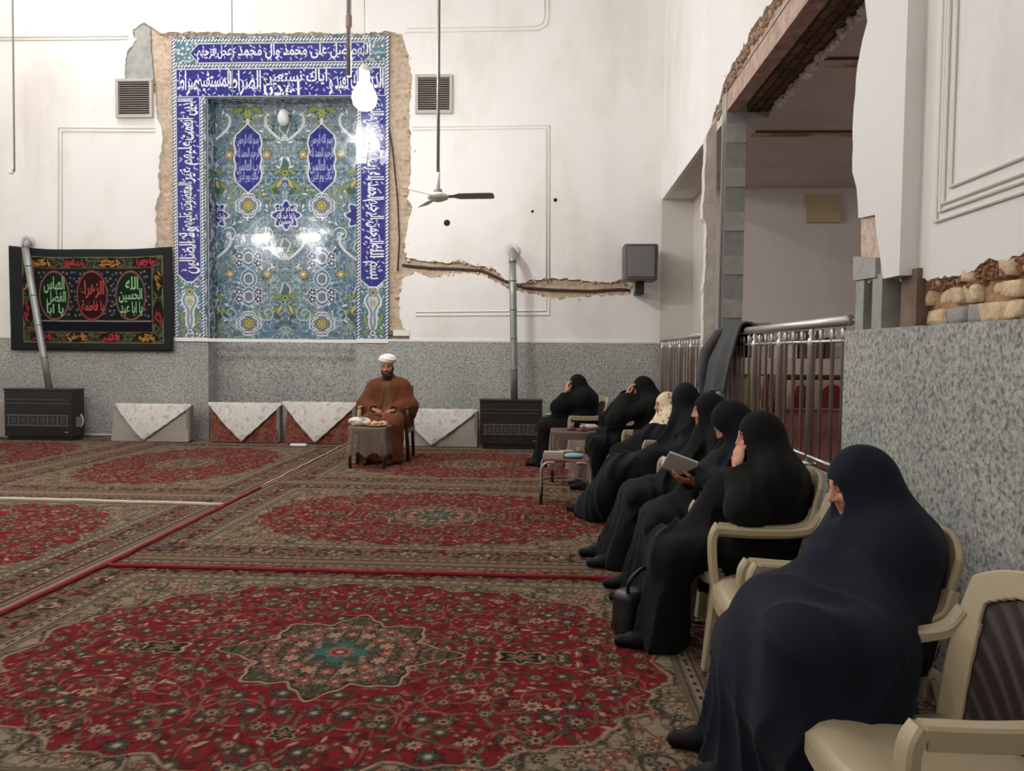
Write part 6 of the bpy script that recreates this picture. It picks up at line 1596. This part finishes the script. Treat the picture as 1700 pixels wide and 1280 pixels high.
def woman(name_label, base, rz, J, m, res=.016, seed=1, tone=SKIN, shoes=True, hands=(), fold=1.0, face=True, extra=None, wide=.86, scarf=None, hs=.9):
    t = thing('person', name_label, 'person', (base[0], base[1], 0.012), rz)
    g = lambda k, dflt: V3(*J.get(k, dflt))
    head = g('head', (.05, 0, 1.02)); yaw, pitch = J.get('look', (0, -.25)); chest = g('chest', (-.05, 0, .80)); hip = g('hip', (0, 0, .56))
    f, l, u = axes_of(yaw, pitch)
    sh = [chest + V3(.02, s * .17 * wide, .06) for s in (1, -1)]
    el = [g('elL', (.04, .25, .68)), g('elR', (.04, -.25, .68))]; ha = [g('haL', (.27, .05, .64)), g('haR', (.27, -.05, .64))]
    kn = [g('knL', (.48, .11, .48)), g('knR', (.48, -.11, .48))]; an = [g('anL', (.52, .10, .10)), g('anR', (.52, -.10, .10))]
    pts = np.stack([head, chest, hip] + sh + el + ha + kn + an); lo = pts.min(0) - .30; hi = pts.max(0) + .30; lo[2] = -.02
    V = Vol(lo, hi, res)
    # -- veil and gown: a tent from the crown over shoulders and lap
    V.add(V.ell(head - f * .020 + u * .010, (.120 * hs, .100 * hs, .128 * hs), (f, l, u)), 0)
    nb = head - u * .10 - f * .03
    V.add(V.cap(head - f * .035, chest + V3(-.02, 0, .04), .094 * hs, .160), .04)
    for s in (1, -1):
        V.add(V.cap(head - f * .03 + l * s * .015 - u * .02, sh[0 if s > 0 else 1] + V3(-.01, 0, -.03), .084 * hs, .104), .06)
        V.add(V.cap(nb + f * .035 + l * s * .02, ha[0 if s > 0 else 1] * .6 + chest * .4 + V3(0, 0, .0), .062, .085), .06)
    for s in (1, -1): V.add(V.cap(chest + V3(0, s * .065 * wide, 0), hip + V3(-.01, s * .075 * wide, -.02), .150, .160), .06)
    for k in (0, 1):
        V.add(V.cap(sh[k], el[k], .090, .082), .07); V.add(V.cap(el[k], ha[k], .078, .056), .07)
        V.add(V.cap(hip + V3(.02, (.08 if k == 0 else -.08), -.03), kn[k], .125, .088), .07)
        foot = an[k].copy(); foot[2] = .03
        V.add(V.cap(kn[k] + V3(0, 0, -.015), foot, .086, .115), .08)
        V.add(V.cap(el[k] + V3(-.03, 0, -.04), V3(el[k][0] * .5 + .08, el[k][1] * .85, .50), .06, .05), .08)
    km, am = (kn[0] + kn[1]) / 2, (an[0] + an[1]) / 2; am[2] = .03
    V.add(V.cap(km, am, .085, .12), .10); V.add(V.cap(hip + V3(0, 0, -.02), km, .135, .09), .08)
    V.add(V.cap((el[0] + el[1]) / 2 * .5 + (ha[0] + ha[1]) / 4, (ha[0] + ha[1]) / 2, .085, .06), .08)
    V.add(V.cap((ha[0] + ha[1]) / 2 + V3(-.04, 0, -.04), km + V3(-.06, 0, .02), .07, .07), .10)
    for s in (1, -1): V.add(V.cap(V3(.18, s * .18 * wide, .42), V3(.26, s * .18 * wide, .24), .055, .035), .09)
    if extra: extra(V)
    # -- folds
    X, Y, Z = V.X, V.Y, V.Z
    w1 = n3(X, Y, Z, 3.2, seed) - .5; w2 = n3(X, Y, Z, 7.5, seed + 1) - .5
    ang = np.arctan2(Y - am[1], X - (am[0] - .30)); low = np.clip((.52 - Z) / .35, 0, 1) * np.clip((X - .12) / .2, 0, 1)
    ph = ang * 11 + w1 * 6
    V.d += low * .030 * fold * (np.abs(np.sin(ph)) ** .7 - .65)
    up_ = 1 - low
    ph2 = (X * .85 + Z * .45 + np.abs(Y) * .25) * 27 + w1 * 9 + w2 * 2 + seed
    body = np.clip((head[2] - .06 - Z) / .16, 0, 1)
    V.d += up_ * body * .027 * fold * (np.abs(np.sin(ph2)) ** .7 - .6) * np.clip(n3(X, Y, Z, 2.2, seed + 4) * 2.4 - .5, 0, 1.2)
    V.d += up_ * .020 * fold * w1 * body + .006 * w2 * fold
    # open the veil in front of the face
    if face: V.sub(V.ell(head + (f * .128 - u * .022) * hs, (.074 * hs, .056 * hs, .078 * hs), (f, l, u)), .010)
    V.d = np.maximum(V.d, -(V.Z - .004))
    for hd in hands: V.sub(V.ell(np.asarray(hd[0]) + np.asarray(hd[1]) * .02, (.052, .052, .052)), .02)
    if scarf:
        dd = V.d.copy(); cut = head[2] - .17 - .12 * X
        V.d = np.maximum(dd, cut - Z); v, q = V.mesh(); raw('headscarf', [(v, q)], scarf, t)
        V.d = np.maximum(dd - .004, Z - cut - .03)
    v, q = V.mesh(); raw('chador', [(v, q)], m, t)
    # -- body under it
    B = Vol(lo, hi, max(res, .018))
    B.add(B.cap(chest, hip, .115, .125), 0); B.add(B.cap(sh[0] * .85 + chest * .15, sh[1] * .85 + chest * .15, .06, .06), .05); B.add(B.cap(chest + V3(0, 0, .05), nb, .06, .045), .04)
    for k in (0, 1):
        B.add(B.cap(sh[k], el[k], .048, .040), .03); B.add(B.cap(el[k], ha[k], .038, .026), .02)
        B.add(B.cap(hip + V3(.02, (.08 if k == 0 else -.08), -.02), kn[k], .085, .06), .04); B.add(B.cap(kn[k], an[k], .056, .038), .03)
        B.add(B.cap(an[k] + V3(0, 0, -.04), an[k] + V3(.10 * math.cos(J.get('toe', 0)), .10 * math.sin(J.get('toe', 0)), -.065), .028, .022), .02)
    parts, cols = [B.mesh()], []
    cols.append(np.tile(tone, (len(parts[0][0]), 1)).astype(np.float32))
    hm, hc = head_mesh(head, yaw, pitch, .005, tone, sc=hs); parts.append(hm); cols.append(hc)
    for hd in hands:
        mm, cc = hand_mesh(*hd[:5], tone=(hd[5] if len(hd) > 5 else tone)); parts.append(mm); cols.append(cc)
    raw('body', parts, M_SKIN, t, cols)
    if shoes:
        for k in (0, 1): shoe(t, an[k] * V3(1, 1, 0) + V3(.015, 0, .0), J.get('toe', 0.0), M_SHOE)
    return t
R180 = PI
woman('person nearest the camera in a navy chador, sitting with bowed head and hidden hands', (1.06, 2.57), R180,
      dict(head=(.045, 0, 1.01), look=(.12, -.34), chest=(-.045, 0, .78), hip=(-.02, 0, .57), elL=(.03, .21, .67), haL=(.22, .10, .63), elR=(.06, -.19, .70), haR=(.12, -.04, .78),
           knL=(.37, .09, .44), knR=(.36, -.14, .44), anL=(.37, .07, .10), anR=(.39, -.17, .10), toe=-.1), M_NAVY, res=.0105, seed=3, fold=1.0,
      extra=lambda V: (V.add(V.cap((.02, .10, .60), (.33, .10, .47), .15, .10), .10), V.add(V.rbox((.22, .20, .475), (.225, .275, .235), .13), .12), V.add(V.rbox((.29, .12, .25), (.11, .28, .26), .10), .12)))
woman('person in black behind the empty armchair, pale face in profile, a hand at her chin', (1.055, 3.78), R180,
      dict(head=(.045, 0, 1.03), look=(-.05, -.18), chest=(-.02, 0, .79), hip=(.02, 0, .56), elL=(.16, .22, .73), haL=(.15, .06, .90), knL=(.46, .10, .46), knR=(.46, -.13, .46), anL=(.50, .08, .10), anR=(.50, -.14, .10)), M_BLACK, res=.0125, seed=7,
      hands=[((.155, .075, .895), (-.15, -.35, .8), (-.8, -.3, -.3), 1, .8)])
woman('person in navy black bowed over an open book in her hands', (1.12, 4.45), R180,
      dict(head=(.09, 0, 1.035), look=(0, -.75), chest=(-.07, 0, .85), elL=(.10, .23, .70), haL=(.29, .08, .70), elR=(.10, -.23, .70), haR=(.29, -.08, .70), knL=(.48, .10, .46), knR=(.48, -.12, .46), anL=(.54, .06, .10), anR=(.56, -.18, .10)), M_BLACK2, res=.014, seed=11,
      hands=[((.285, .085, .70), (1, .0, .12), (-.25, -.45, .9), -1, .55, SKIN_D), ((.285, -.085, .70), (1, .0, .12), (-.25, .45, .9), 1, .55, SKIN_D)])
woman('person in black whose face shows in profile just beyond the reading person', (1.10, 5.12), R180,
      dict(head=(.06, 0, 1.05), look=(-.05, -.12), chest=(-.05, 0, .82), knL=(.50, .10, .47), knR=(.52, -.14, .47), anL=(.62, .05, .10), anR=(.66, -.22, .10)), M_BLACK, res=.016, seed=13)
woman('person in black turned away, her skirt spread out towards the low table', (1.08, 6.02), R180,
      dict(head=(.04, 0, 1.08), look=(-1.3, -.1), chest=(-.05, 0, .84), knL=(.52, -.16, .48), knR=(.52, -.40, .48), anL=(.68, -.50, .10), anR=(.74, -.72, .10), toe=-.7), M_BLACK2, res=.017, seed=17)
M_FLOR = floral_mat()
put_chair(ch0, 1.10, 7.12, FACE, 'beige armchair under the small figure in the cream patterned headscarf')
woman('small figure in a cream patterned headscarf, mostly hidden between two people in black', (1.10, 7.12), R180,
      dict(head=(.04, 0, .95), look=(.2, -.1), chest=(-.03, 0, .76), elL=(.05, .20, .66), elR=(.05, -.20, .66), knL=(.42, .09, .48), knR=(.42, -.09, .48), anL=(.46, .08, .14), anR=(.46, -.08, .14)), M_BLACK, res=.018, seed=19, wide=.8, scarf=M_FLOR)
woman('person in black leaning her brow on her raised hand, second from the back wall', (1.02, 8.02), R180,
      dict(head=(.07, 0, 1.06), look=(.25, -.4), chest=(-.04, 0, .83), elL=(.36, .12, .74), haL=(.20, .08, .93), elR=(.42, -.12, .70), haR=(.24, -.05, .98), knL=(.52, .10, .48), knR=(.54, -.14, .48), anL=(.58, .08, .10), anR=(.60, -.16, .10)), M_BLACK, res=.017, seed=23,
      hands=[((.225, .0, .985), (-.25, .25, .9), (-.9, .1, -.2), -1, .5)])
woman('farthest person in black, hand raised to her face, near the right gas heater', (.42, 9.62), R180,
      dict(head=(.10, 0, 1.03), look=(.3, -.1), chest=(.0, 0, .80), elL=(.33, .10, .74), haL=(.22, .09, .92), elR=(.10, -.22, .68), knL=(.48, .10, .48), knR=(.48, -.12, .48), anL=(.50, .08, .10), anR=(.50, -.12, .10)), M_BLACK, res=.018, seed=29,
      hands=[((.225, .085, .93), (-.1, -.1, 1), (-.9, -.3, 0), -1, .5)])
# open book held by the reader
bk = thing('open_book', 'open white book held by the bowed person in navy black', 'book', (1.12 - .39, 4.45 - .01, .765), R180)
def leafset(sgn):
    bm = bmesh.new(); N = 10; a = []; b = []
    for i in range(N + 1):
        k = i / N; y = sgn * .115 * k * math.cos(.65); z = .115 * k * math.sin(.65) + .012 * math.sin(PI * k) ** 1 + .004
        for lst, dz in ((a, .004), (b, -.010)): lst.append([bm.verts.new((x, y, z + dz * (1 if k < .98 else .8))) for x in (-.085, .085)])
    for i in range(N):
        bm.faces.new((a[i][0], a[i][1], a[i + 1][1], a[i + 1][0])); bm.faces.new((b[i][1], b[i][0], b[i + 1][0], b[i + 1][1]))
        for s in (0, 1): bm.faces.new((a[i][s], b[i][s], b[i + 1][s], a[i + 1][s]) if s == 0 else (a[i + 1][s], b[i + 1][s], b[i][s], a[i][s]))
    bm.faces.new((a[N][0], a[N][1], b[N][1], b[N][0])); bm.faces.new((a[0][0], b[0][0], b[0][1], a[0][1]))
    return bm
for s in (1, -1):
    o = obj('page_block', leafset(s), mat('white_pages', C(226, 222, 216), .8), bk); 
    bm = bmesh.new(); tube(bm, [(-.0, s * .006, -.008), (0, s * .122 * math.cos(.65), .122 * math.sin(.65) - .008)], .001, sq=(.178, .005)); obj('cover', bm, mat('grey_book_cover', C(176, 168, 166), .6), bk)
bk.rotation_euler = (0.30, -.35, R180)
# handbag on the carpet
hb = PZ(1052, 1068, .012); t = thing('handbag', 'black handbag with looped strap on the carpet at the feet of the person in black', 'bag', (hb.x + .04, hb.y + .12, .012), .5)
V = Vol((-.2, -.2, -.02), (.2, .2, .34), .01); V.add(V.rbox((0, 0, .12), (.13, .07, .12), .04), 0); V.d += .02 * (n3(V.X, V.Y, V.Z, 9, 4) - .5); V.d = np.maximum(V.d, -(V.Z - .002)); v, q = V.mesh(); raw('bag', [(v, q)], mat('black_leather', C(20, 20, 21), .42), t)
obj('strap', TUBE(smooth_path([(-.09, -.03, .21), (-.10, -.05, .30), (-.02, -.06, .36), (.06, -.05, .31), (.07, -.03, .21)], 6), .010, 8), mat('black_leather'), t, True)
obj('buckle', BOX(-.03, -.078, .10, .03, -.068, .14, .004), mat('dull_silver', C(120, 118, 116), .3, metal=.9), t)

# ------------------------------------------------------------------ the cleric
def cleric():
    cx = wc.location.x
    t = thing('person', 'seated person in a brown cloak and white turban, hands on his lap', 'person', (cx, 10.02, .012), -PI / 2)
    head = V3(.06, 0, 1.205); yaw, pitch = 0, -.12; f, l, u = axes_of(yaw, pitch); chest = V3(-.01, 0, .88); hip = V3(-.02, 0, .58)
    sh = [V3(.0, s * .175, .925) for s in (1, -1)]; el = [V3(.06, .285, .70), V3(.06, -.285, .70)]; wr = [V3(.27, .13, .655), V3(.27, -.13, .665)]
    kn = [V3(.46, .17, .49), V3(.46, -.17, .49)]; an = [V3(.46, .15, .1), V3(.46, -.15, .1)]
    tone = lin3(176, 120, 94); res = .012
    V = Vol((-.35, -.5, -.02), (.75, .5, 1.2), res)
    V.add(V.cap(sh[0], sh[1], .105, .105), 0); V.add(V.cap(chest + V3(0, .09, .04), hip + V3(0, .11, 0), .155, .185), .06); V.add(V.cap(chest + V3(0, -.09, .04), hip + V3(0, -.11, 0), .155, .185), .06)
    V.add(V.cap(head - u * .14 - f * .05, chest + V3(0, 0, .08), .075, .12), .06)
    for k, s in ((0, 1), (1, -1)):
        V.add(V.cap(sh[k], el[k], .115, .115), .06); V.add(V.cap(el[k], wr[k] + V3(-.03, 0, 0), .11, .085), .05); V.add(V.cap(el[k] + V3(.02, 0, -.06), wr[k] + V3(-.05, 0, -.07), .06, .05), .06)
        V.add(V.cap(hip + V3(0, s * .1, -.01), kn[k], .14, .12), .06); V.add(V.cap(kn[k], an[k] * V3(1, 1, 0) + V3(0, s * .02, .05), .118, .12), .07)
        V.add(V.cap(el[k] + V3(-.03, s * .02, -.05), V3(.02, s * .27, .46), .07, .05), .08)
    V.add(V.cap((kn[0] + kn[1]) / 2 + V3(-.03, 0, -.03), V3(.40, 0, .06), .10, .11), .12)
    X, Y, Z = V.X, V.Y, V.Z; w1 = n3(X, Y, Z, 3.5, 51) - .5
    V.d += .014 * (np.abs(np.sin((np.abs(Y) * 26 + Z * 7 + w1 * 5))) - .6) * np.clip((.96 - Z) / .2, 0, 1) + .02 * w1
    V.d = np.maximum(V.d, -(Z - .03))
    base_d = V.d.copy()
    for k in (0, 1): V.sub(V.ell(wr[k] + V3(.03, 0, 0), (.06, .05, .045)), .015)
    V.sub(V.ell(head - u * .17 + f * .03, (.07, .05, .07)), .02)
    v, q = V.mesh(); raw('cloak', [(v, q)], cloth_mat('brown_wool_cloak', C(104, 60, 38), .1), t)
    V.d = np.maximum(base_d - .007, np.maximum(np.abs(Y) - .055 - .05 * np.clip((.95 - Z) / .4, 0, 1), np.maximum(.60 - Z, Z - 1.03))); V.d = np.maximum(V.d, .05 - X); v, q = V.mesh(); raw('inner_robe', [(v, q)], cloth_mat('brown_inner_robe', C(112, 78, 54), .08), t)
    V.d = np.full_like(V.d, 9); V.add(V.cap(head - u * .135 - f * .02, head - u * .19 + f * .005, .062, .075), 0); v, q = V.mesh(); raw('collar', [(v, q)], cloth_mat('dark_collar', C(58, 42, 34)), t)
    # body
    B = Vol((-.35, -.45, -.02), (.75, .45, 1.25), .02)
    B.add(B.cap(chest, hip, .12, .13), 0); B.add(B.cap(sh[0], sh[1], .06, .06), .05); B.add(B.cap(chest, head - u * .12, .07, .05), .04)
    for k, s in ((0, 1), (1, -1)):
        B.add(B.cap(sh[k], el[k], .05, .042), .03); B.add(B.cap(el[k], wr[k], .04, .028), .02); B.add(B.cap(hip + V3(0, s * .09, 0), kn[k], .09, .065), .04); B.add(B.cap(kn[k], an[k], .06, .04), .03); B.add(B.cap(an[k] - V3(0, 0, .04), an[k] + V3(.13, 0, -.06), .034, .028), .02)
    parts = [B.mesh()]; cols = [np.tile(tone, (len(parts[0][0]), 1)).astype(np.float32)]
    hm, hc = head_mesh(head, yaw, pitch, .0045, tone); parts.append(hm); cols.append(hc)
    for k, s in ((0, 1), (1, -1)):
        mm, cc = hand_mesh(wr[k], (.75, -s * .75, -.12), (-.1, -s * .1, -1) if s > 0 else (.1, .2, -1), 1 if s < 0 else -1, .6, tone, .0045, 1.08); parts.append(mm); cols.append(cc)
    raw('body', parts, M_SKIN, t, cols)
    # beard, turban, shoes
    H = Vol(head - .17, head + .2, .005); at = lambda a, b, c: head + f * a + l * b + u * c
    H.add(H.ell(at(.052, 0, -.095), (.046, .058, .052), (f, l, u)), 0)
    for s in (1, -1): H.add(H.cap(at(.01, s * .066, -.005), at(.035, s * .052, -.075), .017, .028), .02); H.add(H.cap(at(.099, s * .003, -.043), at(.080, s * .032, -.062), .008, .009), .008)
    H.sub(H.ell(at(.098, 0, -.058), (.022, .024, .009), (f, l, u)), .006)
    H.d += .006 * (n3(H.X, H.Y, H.Z, 60, 5) - .5); v, q = H.mesh(); raw('beard', [(v, q)], mat('dark_beard', C(44, 32, 28), .8, bump=.6, bscale=250), t)
    H.d = np.full_like(H.d, 9); H.add(H.ell(at(-.018, 0, .105), (.128, .118, .072), (f, l, u)), 0)
    a_ = ((H.X - head[0]) * f[0] + (H.Y - head[1]) * f[1] + (H.Z - head[2]) * f[2]); b_ = (H.Y - head[1]); c_ = ((H.X - head[0]) * u[0] + (H.Y - head[1]) * u[1] + (H.Z - head[2]) * u[2])
    H.d += .006 * (np.abs(np.sin((c_ + .35 * b_ * np.sign(a_ + .02) * .6) * 75)) - .6); H.sub(H.ell(at(.0, 0, .01), (.105, .082, .075), (f, l, u)), .01)
    v, q = H.mesh(); raw('turban', [(v, q)], cloth_mat('white_turban_cloth', C(236, 234, 226), .04), t)
    for k in (0, 1): shoe(t, an[k] * V3(1, 1, 0) + V3(.03, 0, 0), 0, mat('brown_shoe', C(48, 32, 26), .5))
    # prayer beads falling from his left hand
    w = t.matrix_basis @ Vector((.36, .02, .63)); pb = thing('prayer_beads', 'string of brown prayer beads hanging from the turbaned person hand', 'prayer beads', w, -PI / 2)
    bm = bmesh.new(); path = smooth_path([(0, .03, .02), (.06, .035, -.02), (.105, .0, -.07), (.11, -.015, -.13), (.10, -.005, -.07), (.04, .0, .0), (0, .03, .02)], 6)
    for p in path:
        gg = bmesh.ops.create_icosphere(bm, subdivisions=1, radius=.0075)
        for qv in gg['verts']: qv.co += p
    tube(bm, path, .003, 6); obj('bead_loop', bm, mat('amber_beads', C(170, 120, 84), .35), pb)
    return t
cleric()
